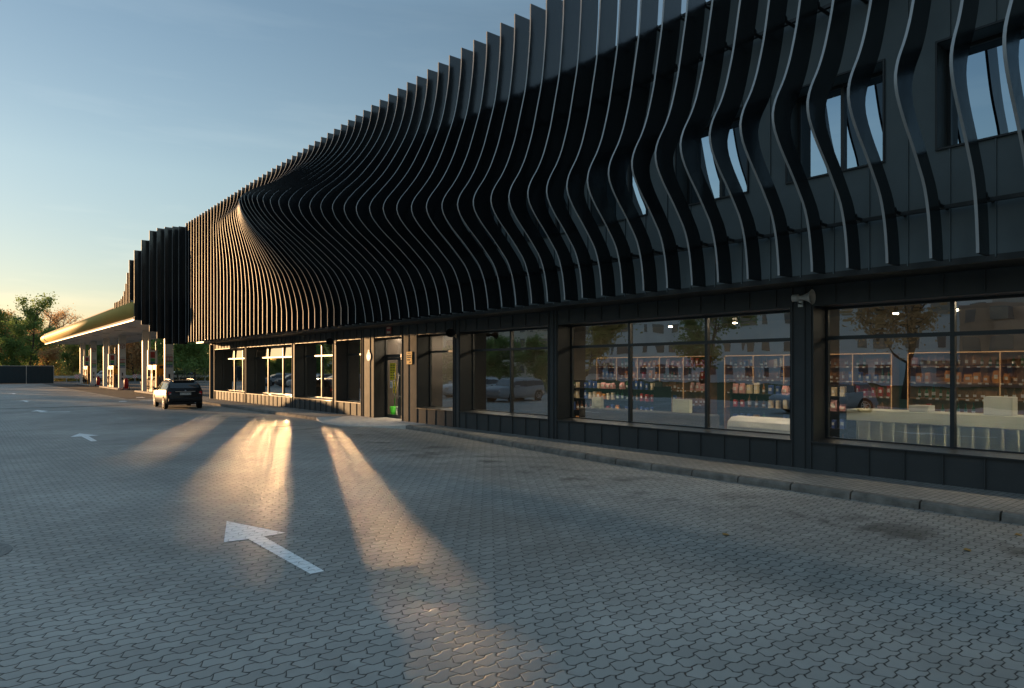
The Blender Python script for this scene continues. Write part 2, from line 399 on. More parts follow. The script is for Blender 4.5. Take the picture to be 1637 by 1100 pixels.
WINS = [(40.0, 45.9, [43.5, 41.9]), (32.9, 39.7, [37.6, 35.4]), (28.2, 32.5, [30.5]), (25.5, 27.8, []), (18.85, 21.1, []), (14.15, 18.45, [16.4]), (7.0, 13.75, [11.6, 9.3]), (.5, 6.55, [4.33, 2.2]), (-7.5, .1, [-2.4, -5]), ]
DOOR = (22.2, 24.35)
holes = [(a, c, SILL, HEAD) for a, c, _ in WINS] + [(DOOR[0], DOOR[1], ZB - .3, HEAD)]
b = MB(); holed(b, 12.8, 13.34, [-14, 46.65], [-.1, 3.70], holes)
# standing seams
y = .11 - .6 * 22
while y < 46.5:
    inwin = [h for h in holes if h[0] - .02 < y < h[1] + .02]
    if not inwin: b.box((12.772, y - .009, ZB), (12.8, y + .009, 3.69))
    else:
        b.box((12.772, y - .009, HEAD + .03), (12.8, y + .009, 3.69))
        if inwin[0][2] > .3: b.box((12.772, y - .009, ZB), (12.8, y + .009, SILL - .03))
    y += .6
# pier edge seams
for a, c, _ in WINS:
    for yy in (a - .035, c + .035): b.box((12.768, yy - .012, ZB), (12.8, yy + .012, 3.68))
for yy in (DOOR[0] - .02, DOOR[1] + .02): b.box((12.768, yy - .012, ZB), (12.8, yy + .012, 3.66))
part(b, 'wall', M['wall'])
b = MB()
b.box((12.74, 46.3, ZB), (12.86, 46.72, 3.68)); b.box((12.66, 46.45, ZB), (12.742, 46.55, 3.6))
part(b, 'corner_trim', M['wall'])
# dark reveal lining, sills and windows
for wi, (a, c, mull) in enumerate(WINS):
    f = MB(); X0, X1 = 13.28, 13.36; w_ = .06
    f.box((X0, a, SILL), (X1, a + w_, HEAD)); f.box((X0, c - w_, SILL), (X1, c, HEAD))
    f.box((X0, a + w_, SILL), (X1, c - w_, SILL + w_)); f.box((X0, a + w_, HEAD - w_), (X1, c - w_, HEAD))
    ys = [a + w_] + sorted(mull) + [c - w_]
    for q in mull: f.box((X0 - .01, q - .035, SILL + w_), (X1, q + .035, HEAD - w_))
    for u, v in zip(ys, ys[1:]): f.box((X0 - .012, u + (.035 if u != ys[0] else 0), 2.63), (X1, v - (.035 if v != ys[-1] else 0), 2.70))
    win = part(f, 'window', M['frame'])
    g_ = MB()
    rnd = random.Random(wi)
    for u, v in zip(ys, ys[1:]):
        for z0, z1 in ((SILL + w_, 2.63), (2.70, HEAD - w_)):
            e = rnd.uniform(-.0012, .0012); e2 = rnd.uniform(-.0012, .0012) + ((.032 if a > 32 else -.0055) if z0 > 2 and a > 25 else 0)   # top lights stand tilted a little
            g_.add([(13.325, u, z0), (13.325 + e, v, z0), (13.325 + e + e2, v, z1), (13.325 + e2, u, z1)], [(0, 3, 2, 1)])
    g_.build('pane', M['glass_mirror' if a > 25 else 'glass'], win)
    s_ = MB(); s_.add([(12.755, a - .03, SILL - .028), (12.755, c + .03, SILL - .028), (12.755, c + .03, SILL), (12.755, a - .03, SILL), (13.28, a, SILL + .035), (13.28, c, SILL + .035), (12.81, a - .03, SILL - .028), (12.81, c + .03, SILL - .028)], [(0, 1, 2, 3)[::-1], (3, 2, 5, 4)[::-1], (0, 6, 7, 1)[::-1]])
    s_.build('sill', M['trim'], win)
    l_ = MB(); l_.box((12.79, a, SILL), (13.27, a + .012, HEAD)); l_.box((12.79, c - .012, SILL), (13.27, c, HEAD)); l_.box((12.79, a + .012, HEAD - .012), (13.27, c - .012, HEAD))
    l_.build('reveal', M['trim'], win)
# the door
f = MB(); X0, X1 = 13.26, 13.34; a, c = DOOR
f.box((X0, a, ZB), (X1, a + .06, HEAD)); f.box((X0, c - .06, ZB), (X1, c, HEAD)); f.box((X0, a + .06, HEAD - .06), (X1, c - .06, HEAD)); f.box((X0, a + .06, 2.50), (X1, c - .06, 2.62))
door = part(f, 'door', M['frame'])
f = MB()
for u, v in ((a + .07, 23.24), (23.26, c - .07)):
    f.box((13.27, u, ZB + .01), (13.32, u + .08, 2.49)); f.box((13.27, v - .08, ZB + .01), (13.32, v, 2.49)); f.box((13.27, u + .08, ZB + .01), (13.32, v - .08, ZB + .14)); f.box((13.27, u + .08, 2.40), (13.32, v - .08, 2.49))
f.build('leaf_frame', M['frame'], door)
g_ = MB()
for u, v, z0, z1 in ((a + .15, 23.16, ZB + .14, 2.40), (23.34, c - .15, ZB + .14, 2.40), (a + .06, c - .06, 2.62, HEAD - .06)):
    g_.add([(13.30, u, z0), (13.30, v, z0), (13.30, v, z1), (13.30, u, z1)], [(0, 3, 2, 1)])
g_.build('pane', M['glass_clear'], door)
for yy in (23.15, 23.42):
    h = MB(); h.tube([(13.17, yy, .9), (13.17, yy, 1.9)], .016)
    for z in (1.0, 1.8): h.tube([(13.17, yy, z), (13.27, yy, z)], .01, 6)
    h.build('handle', M['steel'], door)
l_ = MB(); l_.box((12.79, a, ZB), (13.25, a + .012, HEAD)); l_.box((12.79, c - .012, ZB), (13.25, c, HEAD)); l_.box((12.79, a + .012, HEAD - .012), (13.25, c - .012, HEAD)); l_.build('reveal', M['trim'], door)

# upper storey
UP = 11.9; UPH = [(y0, y0 + 1.68, 5.50, 7.15) for y0 in (4.89, 7.39, 9.89, 12.39, 14.89)] + [(.9, 4.08, 5.50, 7.15), (-3.2, .2, 5.5, 7.15)]
b = MB(); holed(b, UP, UP + .5, [-14, 46.65], [3.70, 9.48], UPH)
y = 5.11 - .6 * 31
while y < 46.5:
    if y > -13.9:
        hs = [h for h in UPH if h[0] - .03 < y < h[1] + .03]
        if not hs: b.box((UP - .028, y - .009, 3.72), (UP, y + .009, 9.46))
        else: b.box((UP - .028, y - .009, 3.72), (UP, y + .009, 5.46)); b.box((UP - .028, y - .009, 7.19), (UP, y + .009, 9.46))
    y += .6
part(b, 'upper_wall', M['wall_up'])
b = MB(); b.box((UP + .01, -14, 3.66), (13.34, 46.6, 3.70)); b.box((UP - .01, -14, 3.66), (UP + .01, 46.65, 3.76)); part(b, 'soffit', M['trim'])
b = MB(); b.box((UP - .04, -14, 9.48), (UP + .54, 46.7, 9.54)); part(b, 'parapet_cap', M['trim'])
b = MB(); b.box((UP + .5, -14, 9.0), (30, 46.65, 9.1)); part(b, 'roof', M['trim'])
b = MB(); b.box((13.34, 46.4, -.1), (30, 46.65, 9.0)); b.box((13.34, -14.2, -.1), (30, -14, 9)); b.box((29.8, -14, -.1), (30, 46.4, 9)); part(b, 'end_wall', M['wall'])
for i, (a, c, z0, z1) in enumerate(UPH):
    f = MB(); X0, X1 = UP + .36, UP + .44
    f.box((X0, a, z0), (X1, a + .06, z1)); f.box((X0, c - .06, z0), (X1, c, z1)); f.box((X0, a + .06, z0), (X1, c - .06, z0 + .06)); f.box((X0, a + .06, z1 - .06), (X1, c - .06, z1))
    for q in ([(a + c) / 2] if c - a < 2 else [a + (c - a) / 3, a + 2 * (c - a) / 3]): f.box((X0 - .01, q - .03, z0 + .06), (X1, q + .03, z1 - .06))
    w = part(f, 'upper_window', M['frame'])
    g_ = MB(); g_.add([(UP + .41, a + .06, z0 + .06), (UP + .41, c - .06, z0 + .06), (UP + .41, c - .06, z1 - .06), (UP + .41, a + .06, z1 - .06)], [(0, 3, 2, 1)]); g_.build('pane', M['glass_up'], w)
    s_ = MB(); s_.box((UP - .04, a - .03, z0 - .03), (UP + .36, c + .03, z0)); s_.box((UP - .035, a - .03, z1), (UP - .001, c + .03, z1 + .03)); s_.box((UP - .035, a - .03, z0), (UP - .001, a, z1)); s_.box((UP - .035, c, z0), (UP - .001, c + .03, z1)); s_.build('surround', M['trim'], w)
    s_ = MB(); s_.box((UP + .9, a - .2, z0 - .3), (UP + .95, c + .2, z1 + .3)); s_.build('blind', M['shop_dark'], w)

# ------------------------------------------------------------ the fins
AMP = [(0, 0, 10.0), (9, 0, 10.0), (10, .03, 10.0), (11, .07, 10.0), (12, .13, 9.97), (13, .19, 9.94), (14, .26, 9.93), (15, .31, 9.93), (16, .37, 9.93), (17, .44, 9.90), (18, .52, 9.87), (19, .60, 9.84), (20, .69, 9.80), (21, .80, 9.74), (22, .95, 9.67), (24, 1.28, 9.45), (26, 1.64, 9.23), (28, 2.01, 9.02), (30, 2.38, 8.79), (31, 2.57, 8.63), (32, 2.68, 8.58), (33, 2.76, 8.5), (34, 2.82, 8.37), (35, 2.87, 8.22), (36, 2.89, 8.09), (37, 2.89, 7.93), (38, 2.85, 7.76), (39, 2.78, 7.62), (40, 2.68, 7.47), (41, 2.57, 7.32), (42, 2.46, 7.19), (43, 2.36, 7.08), (44, 2.25, 6.96), (45, 2.15, 6.84), (46, 2.05, 6.74), (47, 1.94, 6.65), (48, 1.83, 6.56), (49, 1.73, 6.47), (50, 1.63, 6.38), (51, 1.53, 6.31), (52, 1.44, 6.23), (53, 1.37, 6.17), (54, 1.31, 6.12), (55, 1.24, 6.08), (56, 1.17, 6.03), (57, 1.11, 6.0), (58, 1.07, 5.96), (59, 1.04, 5.94), (60, 1.03, 5.93), (62, 1.04, 5.99), (64, 1.11, 6.03), (66, 1.15, 6.03), (68, 1.24, 5.99), (69, 1.25, 5.97), (70, 1.2, 6.0), (71, .98, 6.1), (72, 1.05, 6.1), (76, 1.0, 6.1)]
TA = [(t[0], t[1]) for t in AMP]; TZ = [(t[0], t[2]) for t in AMP]
UPA = [(0, 1), (.04, .955), (.074, .87), (.122, .725), (.184, .585), (.235, .50), (.315, .385), (.38, .315), (.45, .245), (.58, .12), (.74, .045), (.87, .005), (1, 0)]
UPB = [(0, 1), (.035, .985), (.078, .945), (.134, .87), (.19, .765), (.25, .65), (.29, .585), (.4, .42), (.5, .29), (.65, .14), (.8, .045), (.92, .005), (1, 0)]
DNA = [(0, 1), (.06, .975), (.09, .95), (.15, .87), (.22, .755), (.29, .62), (.36, .49), (.45, .335), (.55, .18), (.7, .06), (.85, 0), (1, -.03)]
DF, ZT, ZL = 11.08, 11.15, 3.69
def fin_x(i, z):
    A = interp(TA, i); zm = interp(TZ, i)
    if z >= zm:
        f = (z - zm) / (ZT - zm); k = min(1, max(0, (A - 1.08) / 1.4)); p = smooth_interp(UPA, f) * (1 - k) + smooth_interp(UPB, f) * k
    else:
        p = smooth_interp(DNA, min(1, (zm - z) / (zm - ZL) * interp([(14, 1.7), (20, 1.25), (28, 1.0)], i)))
        if p < 0 and i < 40: p = 0
    return DF - A * p
def fin(name, ys, xs, zs, depth=.43, th=.040):
    b = MB(); n = len(zs); dp = [depth + (.11 * min(1, max(0, (z - 4.6) / 2.2)) if len(zs) > 3 else 0) for z in zs]; y0, y1 = ys - th / 2, ys + th / 2
    for sgn, y in ((0, y0), (1, y1)):
        vs_ = [(x, y, z) for x, z in zip(xs, zs)] + [(x + q, y, z) for x, z, q in zip(xs, zs, dp)]
        fs = [(i, i + 1, n + i + 1, n + i) for i in range(n - 1)]
        if not sgn: fs = [f[::-1] for f in fs]
        b.sm = False; b.add(vs_, fs)
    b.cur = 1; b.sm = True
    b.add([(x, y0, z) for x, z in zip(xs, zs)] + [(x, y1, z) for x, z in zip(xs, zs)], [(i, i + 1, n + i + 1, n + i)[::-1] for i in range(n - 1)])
    b.cur = 0
    b.add([(x + q, y0, z) for x, z, q in zip(xs, zs, dp)] + [(x + q, y1, z) for x, z, q in zip(xs, zs, dp)], [(i, i + 1, n + i + 1, n + i) for i in range(n - 1)])
    b.sm = False
    for k in (0, n - 1): b.add([(xs[k], y0, zs[k]), (xs[k] + dp[k], y0, zs[k]), (xs[k] + dp[k], y1, zs[k]), (xs[k], y1, zs[k])], [(0, 1, 2, 3) if k else (3, 2, 1, 0)])
    return part(b, name, [M['fin'], M['fin_edge']])
NF = 60
rf = random.Random(4)
for i in range(0, 82):
    yf = 45.9 - .5998 * i + rf.uniform(-.012, .012)
    zs = [ZL + (ZT - ZL) * k / NF for k in range(NF + 1)]
    o = fin('facade_fin', yf, [fin_x(i, z) for z in zs], zs)
    for z, zz in ((4.55, 0), (8.24, 0), (9.32, 0)) if i > 45 else ():
        br = MB()
        x = fin_x(i, z) + .43 + .11 * min(1, max(0, (z - 4.6) / 2.2))
        if x > UP - .02: continue
        br.box((x - .12, yf + .024, z - .05), (x + .03, yf + .05, z + .05))
        br.tube([(x + .0, yf + .04, z), (UP + .0, yf + .04, z + .0)], .03, 6)
        br.tube([(x + .02, yf - .02, z), (x + .02, yf + .12, z)], .045, 8)
        br.build('bracket', M['trim'], o)
WING = [(10.81, 11.0, 3.60), (10.57, 11.06, 3.63), (10.26, 11.08, 3.62), (9.93, 11.06, 3.98), (9.61, 10.95, 4.45), (9.26, 10.39, 4.91), (8.95, 9.77, 5.22), (8.76, 9.19, 5.58), (8.73, 8.41, 5.59), (8.73, 7.74, 5.61), (8.73, 7.29, 5.62), (8.73, 7.0, 5.62), (8.73, 6.86, 5.63), (8.73, 6.79, 5.63), (8.73, 6.77, 5.63), (8.72, 6.77, 5.63), (8.72, 6.77, 5.63)]
for k, (x, zt, zb) in enumerate(WING):
    fin('facade_fin', 46.49 + .588 * k, [x, x], [zb, zt], .5)
# rails that carry the fins
b = MB(); b.box((11.66, -3.2, 4.50), (11.72, 46.5, 4.56)); b.box((11.66, -3.2, 8.3), (11.72, 46.5, 8.36)); part(b, 'fin_rail', M['trim'])
b = MB()
px_ = [(12.0, 46.6)] + [(x + .75, 46.49 + .588 * k) for k, (x, _, _) in enumerate(WING)]
for (x0, y0), (x1, y1) in zip(px_, px_[1:]): b.add([(x0, y0, 5.75), (x1, y1, 5.75), (x1, y1, 6.6), (x0, y0, 6.6), (x0 + .2, y0, 5.75), (x1 + .2, y1, 5.75), (x1 + .2, y1, 6.6), (x0 + .2, y0, 6.6)], [(0, 3, 2, 1), (4, 5, 6, 7), (0, 1, 5, 4), (3, 7, 6, 2)])
part(b, 'fin_beam', M['trim'])

# ------------------------------------------------------------ inside the shop
b = MB(); b.box((13.36, -13.9, .06), (29.7, 46.3, .12)); part(b, 'shop_floor', M['shop_floor'])
b = MB(); b.box((13.40, -13.9, 3.62), (29.7, 46.3, 3.65)); part(b, 'shop_ceiling', M['shop_wall'])
b = MB(); b.box((20.2, -13.9, .12), (20.4, 46.3, 3.61)); part(b, 'back_wall', M['shop_wall'])
b = MB(); b.box((13.4, 25.0, .12), (20.2, 25.12, 3.61)); b.box((14.9, 21.6, .12), (15.0, 25.0, 3.61)); part(b, 'partition_wall', M['shop_dark'])

def shelf_unit(x, y, n, h=2.35, lit=True, mod=1.0, lab=''):
    r = empty('shelf_rack', (x, y, .12), label=lab, cat='shelf')
    b = MB(); dep = .42
    for k in range(n + 1): b.box((-dep, k * mod - .02, 0), (0, k * mod + .02, h))
    for z in (.25, .75, 1.2, 1.6, 2.0, h): b.box((-dep + .01, .02, z - .02), (-.005, n * mod - .02, z + .01))
    b.box((0, -.02, 0), (.02, n * mod + .02, h)); b.build('rack_frame', M['wood'], r)
    if lit:
        l = MB()
        for k in range(n + 1): l.box((-dep - .012, k * mod - .006, .7), (-dep - .002, k * mod + .006, h - .02))
        l.box((-dep - .012, .02, h - .014), (-dep - .002, n * mod - .02, h + .004))
        l.build('light_strip', M['led'], r)
    t = MB()
    rr = random.Random(n)
    for z in (.75, 1.2, 1.6, 2.0):
        yy = .06
        while yy < n * mod - .1: t.box((-dep - .006, yy, z - .035), (-dep + .008, yy + .07, z + .005)); yy += rr.uniform(.14, .3)
    t.build('price_tags', M['white'], r)
    return r
racks = [(19.4, 1.2, 6, 'wooden wall rack of bottles seen through the rightmost window'), (19.4, 7.6, 5, 'lit wooden rack of bottles seen through the right half of the widest window'), (19.4, 13.2, 5, 'wooden wall rack seen through the left half of the widest window')]
for x, y, n, lab in racks: shelf_unit(x, y, n, lab=lab)
prod_cols = {'dark_bottle': (.012, .02, .012), 'green_bottle': (.02, .09, .03), 'amber_bottle': (.20, .07, .01), 'red_carton': (.40, .03, .03), 'cream_carton': (.55, .46, .32), 'blue_carton': (.04, .08, .28), 'orange_bag': (.55, .22, .04), 'pink_pack': (.5, .25, .25)}
protos = {}
for k, c in prod_cols.items():
    b = MB(); mm = mat(k + '_surface', c, .35, var=.1)
    if 'bottle' in k:
        b.tube([(0, 0, 0), (0, 0, .01), (0, 0, .19), (0, 0, .235), (0, 0, .25), (0, 0, .32)], [.034, .038, .038, .016, .013, .013], 8)
        b.cur = 1; b.tube([(0, 0, .06), (0, 0, .14)], .0395, 8, False); mats = [mm, M['white']]
    elif 'carton' in k: b.bbox((-.05, -.045, 0), (.05, .045, .27), .004); b.cur = 1; b.box((-.052, -.03, .10), (-.05, .03, .19)); mats = [mm, M['white']]
    else:
        b.rings([[(-.05, -.07, 0), (.05, -.07, 0), (.05, .07, 0), (-.05, .07, 0)], [(-.06, -.075, .12), (.06, -.075, .12), (.06, .075, .12), (-.06, .075, .12)], [(-.01, -.07, .26), (.01, -.07, .26), (.01, .07, .26), (-.01, .07, .26)]]); b.cur = 1; b.box((-.066, -.04, .08), (-.062, .04, .17)); mats = [mm, M['white']]
    me = b.build(k, mats); protos[k] = me.data; bpy.data.objects.remove(me)
rp = random.Random(11)
where = {1.2: 'behind the rightmost window', 7.6: 'behind the right half of the widest window', 13.2: 'behind the left half of the widest window'}
for x, y, n, lab in racks:
    for z in (.75, 1.2, 1.6, 2.0):
        yy = y + .12; last = None
        while yy < y + n - .1:
            if abs((yy - y) - round(yy - y)) < .07: yy += .07; continue
            if rp.random() < .09: yy += .14; continue
            if last is None or rp.random() < .34: last = rp.choice(list(prod_cols)[:3] * 3 + list(prod_cols)[3:])
            o = bpy.data.objects.new(last, protos[last]); COL.objects.link(o)
            o.location = (x - .28 + rp.uniform(-.02, .04), yy, z + .132); o.rotation_euler = (0, 0, rp.uniform(-.2, .2)); s_ = rp.uniform(.62, 1.12); o.scale = (rp.uniform(.8, 1.1), rp.uniform(.75, 1.15), s_)
            kn = last.replace('_', ' '); tag(o, kn + ' standing on the wall rack ' + where[y], last.split('_')[1], kn + 's on the wall rack ' + where[y])
            yy += .165 if 'bottle' in last else .2
# gondola in the middle of the widest window, display of packets
def gondola(x, y, n, lab):
    r = empty('display_stand', (x, y, .12), label=lab, cat='display stand')
    b = MB()
    for z in (.15, .55, .95, 1.3): b.box((-.4, 0, z - .02), (.4, n, z))
    b.box((-.02, 0, 0), (.02, n, 1.55)); b.box((-.4, -.03, 0), (.4, 0, 1.4)); b.box((-.4, n, 0), (.4, n + .03, 1.4)); b.build('stand_frame', M['black'], r)
    return r
for gx, gy, gn, lab in ((16.2, 7.3, 3, 'black display stand of packets behind the right pane of the widest window'), (16.6, 13.2, 4, 'dark display stand behind the left pane of the widest window')):
    gondola(gx, gy, gn, lab)
    for z in (.15, .55, .95, 1.3):
        yy = gy + .12
        k = rp.choice(list(prod_cols)[3:])
        while yy < gy + gn - .08:
            if rp.random() < .5: k = rp.choice(list(prod_cols)[1:])
            if rp.random() < .08: yy += .2; continue
            o = bpy.data.objects.new(k, protos[k]); COL.objects.link(o); o.location = (gx - .3, yy, z + .122); o.rotation_euler = (0, 0, rp.uniform(-.15, .15)); o.scale = (1.1, rp.uniform(.8, 1.25), rp.uniform(.6, 1.05))
            kn = k.replace('_', ' '); wh = 'right' if gx < 16.4 else 'left'
            tag(o, kn + ' on the display stand behind the %s pane of the widest window' % wh, k.split('_')[1], '%ss on the display stand, %s pane' % (kn, wh)); yy += .2
# cream counter along the rightmost window
r = empty('shop_counter', (13.75, -2, .12), label='cream counter with a slatted front inside the rightmost window', cat='counter')
b = MB(); b.bbox((0, 0, .92), (.62, 8.35, 1.14), .01); b.box((.02, 0, 0), (.6, 8.35, .10)); b.box((.5, 0, .1), (.52, 8.35, .92)); b.build('counter_top', M['cream'], r)
b = MB(); k = 0
while k * .22 < 8.3: b.box((.03, k * .22, .10), (.07, k * .22 + .035, .92)); k += 1
b.build('slats', M['cream'], r)
for k, (y, w) in enumerate(((4.9, .34), (3.62, .42), (2.05, .55))):
    b = MB(); b.bbox((13.85, y, 1.262), (14.15, y + w, 1.262 + (.12 if k == 0 else .32)), .01)
    tag(b.build('paper_box', M['white']), ['low white box at the left end of the cream counter', 'square white box on the cream counter left of the thick window bar', 'large white box on the cream counter at the right edge of the view'][k], 'box')
# ice-cream chest behind the widest window
r = empty('chest_freezer', (14.1, 7.2, .12), label='white chest freezer with rounded lid behind the lower right of the widest window', cat='freezer')
b = MB(); rings = []
for y, k in ((0, .0), (.02, .03), (2.0, .03), (2.05, 0), (2.05, 0)):
    pass
prof = [(0, .02), (0, .60), (.05, .72), (.18, .80), (.5, .82), (.62, .74), (.66, .6), (.66, .02)]
b.prism(prof, 0, 2.1, 'y'); b.build('cabinet', M['white'], r)
b = MB(); b.box((-.012, .05, .56), (-.002, 2.05, .585)); b.box((-.012, .3, .1), (-.002, .32, .5)); b.build('trim_line', M['galv'], r)
for (y, z, w, h, lab) in ((12.9, .98, .34, .3, 'pale paper sheet low in the left pane of the widest window'), (10.0, 1.0, .5, .32, 'pale paper sheet low in the middle pane of the widest window')):
    b = MB(); b.bbox((13.6, y, z), (13.72, y + w, z + h), .004); tag(b.build('paper_stack', M['cream']), lab, 'paper')
# low display ledge behind the widest window
b = MB(); b.bbox((13.55, 9.5, .12), (14.1, 13.7, .97), .02); tag(b.build('window_ledge_cabinet', M['shop_dark']), 'dark low cabinet along the inside of the widest window', 'cabinet')
# ceiling lights
for k, (x, y) in enumerate([(15.2, 2.5), (15.2, 8.5), (15.2, 14.5), (15.2, 19.5), (15.2, 30), (15.2, 38), (14.3, 23.2)]):  # last lamp is added to brighten the space behind the door
    r = empty('ceiling_light', (x, y, 3.42), cat='ceiling light', group='linear lights hung from the shop ceiling')
    r['label'] = 'slim lamp inside the shop, ' + ['behind the rightmost window', 'behind the right of the widest window', 'behind the left of the widest window', 'behind the narrow window right of the door', 'behind the second window from the far end', 'behind the window at the far end', 'added above the green bucket to brighten the doorway'][k]
    b = MB(); b.box((-.1, -1.8, .02), (.1, 1.8, .19)); b.build('housing', M['black'], r)
    b = MB(); b.box((-.09, -1.78, .0), (.09, 1.78, .018)); b.build('diffuser', M['lamp'], r)
for k, (x, y) in enumerate([(15.2, 6.0), (15.2, 4.9), (15.6, 3.2), (15.2, 9.8), (15.2, 11.8)]):
    r = empty('spot_lamp', (x, y, 3.2), cat='spotlight', group='small spotlights under the shop ceiling')
    r['label'] = 'small round ceiling spotlight inside the shop, ' + ['nearest the left bar of the rightmost window', 'second from the left in the rightmost window', 'nearest the thick bar of the rightmost window', 'in the middle pane of the widest window', 'near the left bar of the widest window'][k]
    b = MB(); b.tube([(0, 0, .03), (0, 0, .14)], [.06, .045], 12); b.tube([(0, 0, .14), (0, 0, .42)], .01, 6); b.build('lamp_body', M['black'], r)
    b = MB(); b.tube([(0, 0, .0), (0, 0, .028)], .05, 12); b.build('bulb', M['lamp'], r)

# ------------------------------------------------------------ small things on the facade
def horn(loc, label, col, rz=0):
    r = empty('horn_loudspeaker', loc, rz, label=label, cat='loudspeaker'); r.scale = (.9, .85, .9)
    b = MB(); b.sm = True; n = 18
    rings = []
    for t in range(9):
        f = t / 8; rad = .045 + .125 * f ** 2.1; rings.append([(rad * math.cos(a), -.05 - .30 * f, rad * math.sin(a) * .92) for a in [2 * math.pi * j / n for j in range(n)]])
    rings.append([(.176 * math.cos(a), -.352, .162 * math.sin(a)) for a in [2 * math.pi * j / n for j in range(n)]])
    rings.append([(.165 * math.cos(a), -.345, .150 * math.sin(a)) for a in [2 * math.pi * j / n for j in range(n)]])
    for t in range(7, -1, -1):
        f = t / 8; rad = .038 + .12 * f ** 2.1; rings.append([(rad * math.cos(a), -.055 - .30 * f, rad * math.sin(a) * .92) for a in [2 * math.pi * j / n for j in range(n)]])
    b.rings(rings, cap=True); b.build('horn', col, r)
    b = MB(); b.tube([(0, .10, 0), (0, .09, 0), (0, -.04, 0), (0, -.06, 0)], [.05, .075, .075, .05], 16); b.tube([(0, -.1, 0), (0, -.24, 0), (0, -.27, 0)], [.03, .045, .02], 12); b.build('driver', col, r)
    b = MB(); b.tube([(.0, .03, 0), (.16, .03, -.10), (.30, .03, -.1)], .016, 8); b.box((.28, -.03, -.17), (.30, .09, -.03)); b.build('mounting_bracket', M['steel'], r)
    return r
horn((12.50, 6.72, 3.42), 'pale grey horn loudspeaker on the pier between the two rightmost windows', M['concrete'], R(6))
horn((12.50, 18.68, 3.22), 'black horn loudspeaker above the narrow window right of the door', M['black'], R(-20))
horn((12.50, 27.9, 3.22), 'black horn loudspeaker between the two windows just left of the door', M['black'], R(-20))
def plate_sign(name, x, y0, y1, z0, z1, m, lines, label, cat, lm=None):
    r = empty(name, (x, y0, z0), label=label, cat=cat)
    b = MB(); b.bbox((-.012, 0, 0), (0, y1 - y0, z1 - z0), .003); b.build('sign_board', m, r)
    b = MB()
    for (u0, u1, v0, v1) in lines: b.box((-.0145, (y1 - y0) * u0, (z1 - z0) * v0), (-.012, (y1 - y0) * u1, (z1 - z0) * v1))
    if lines: b.build('sign_lettering', lm or M['black'], r)
    return r
orange_m = mat('orange_sign', (.72, .36, .03), .5); yellow_m = mat('yellow_sign', (.75, .58, .03), .5); redm = mat('red_sign', (.33, .05, .05), .5); blue_m = mat('blue_sign', (.03, .10, .32), .4); green_m = mat('green_plastic', (.05, .42, .03), .45)
plate_sign('notice_sign', 12.765, 21.42, 21.80, 2.22, 2.68, orange_m, [(.2, .8, .84, .90), (.1, .9, .66, .74), (.1, .9, .50, .60), (.3, .9, .3, .4), (.15, .5, .12, .2)], 'small orange notice with dark lettering on the pier right of the door', 'sign')
plate_sign('alarm_box', 12.76, 22.95, 23.3, 3.38, 3.66, redm, [(.1, .9, .75, .9), (.12, .88, .1, .35)], 'small red box sign above the door', 'sign', M['cream'])
r = empty('round_sign', (12.766, 24.78, 2.55), label='round blue sign with a white emblem left of the door', cat='sign')
b = MB(); n = 20; b.prism([(.18 * math.cos(2 * math.pi * j / n), .18 * math.sin(2 * math.pi * j / n)) for j in range(n)], -.008, 0, 'x'); b.prism([(-.07, .14), (.07, .14), (.05, .26), (-.05, .26)], -.007, -.001, 'x'); b.build('sign_disc', blue_m, r)
b = MB(); b.prism([(-.12, -.02), (-.04, .05), (.05, .03), (.12, .06), (.08, -.05), (-.02, -.04)], -.011, -.0082, 'x'); b.box((-.011, -.1, -.11), (-.0082, .1, -.08)); b.build('sign_emblem', M['galv'], r)
plate_sign('door_poster', 13.29, 23.55, 23.98, 1.62, 2.28, yellow_m, [(.08, .45, .1, .92), (.55, .92, .1, .92)] and [(.1, .42, v, v + .05) for v in (.1, .25, .4, .55, .7, .85)] + [(.55, .9, v, v + .05) for v in (.1, .25, .4, .55, .7, .85)], 'yellow poster with black text in the upper glass of the shop door', 'poster')
plate_sign('door_notice', 13.29, 23.52, 23.74, 1.1, 1.58, yellow_m, [(.1, .8, v, v + .06) for v in (.2, .45, .7)], 'narrow yellow notice lower on the shop door', 'poster')
plate_sign('paper_notice', 13.288, 23.78, 23.97, 1.30, 1.56, M['white'], [(.2, .8, .5, .56), (.2, .8, .3, .36)], 'small white paper stuck on the shop door', 'notice')
r = empty('green_bucket', (13.62, 24.25, .12), label='bright green bucket with a broom behind the door glass', cat='bucket')
b = MB(); b.tube([(0, 0, 0), (0, 0, .02), (0, 0, .42)], [.12, .14, .18], 14); b.build('bucket', green_m, r)
b = MB(); b.tube([(0, -.04, .3), (-.08, -.2, 1.4)], .014, 6); b.build('broom_handle', green_m, r)
b = MB(); b.bbox((13.5, 23.70, .12), (13.7, 23.93, .55), .02); tag(b.build('white_bag', M['white']), 'white bag standing beside the green bucket behind the door', 'bag')

# ------------------------------------------------------------ cars
def paint_mat(name, col, rough=.42):
    m, nt, b = new_mat(name); b.inputs['Base Color'].default_value = (*col, 1); b.inputs['Roughness'].default_value = rough; b.inputs['Coat Weight'].default_value = .10; b.inputs['Coat Roughness'].default_value = .05; b.inputs['Metallic'].default_value = 0; b.inputs['Specular IOR Level'].default_value = .2
    g = G(nt); tc = g.n('ShaderNodeTexCoord'); g.bump(g.noise(tc.outputs['Object'], 1.2, 2), .06, .02, b); return m
M['car_black'] = paint_mat('car_black', (.010, .011, .013)); M['car_white'] = paint_mat('car_white', (.55, .56, .57)); M['car_silver'] = paint_mat('car_silver', (.30, .31, .33)); M['car_grey'] = paint_mat('car_grey', (.08, .085, .095))
M['tail'] = mat('tail_light_red', (.45, .012, .012), .15); M['clearlens'] = mat('clear_lens', (.6, .5, .48), .1); M['alloy'] = mat('alloy', (.5, .5, .52), .3, .8)
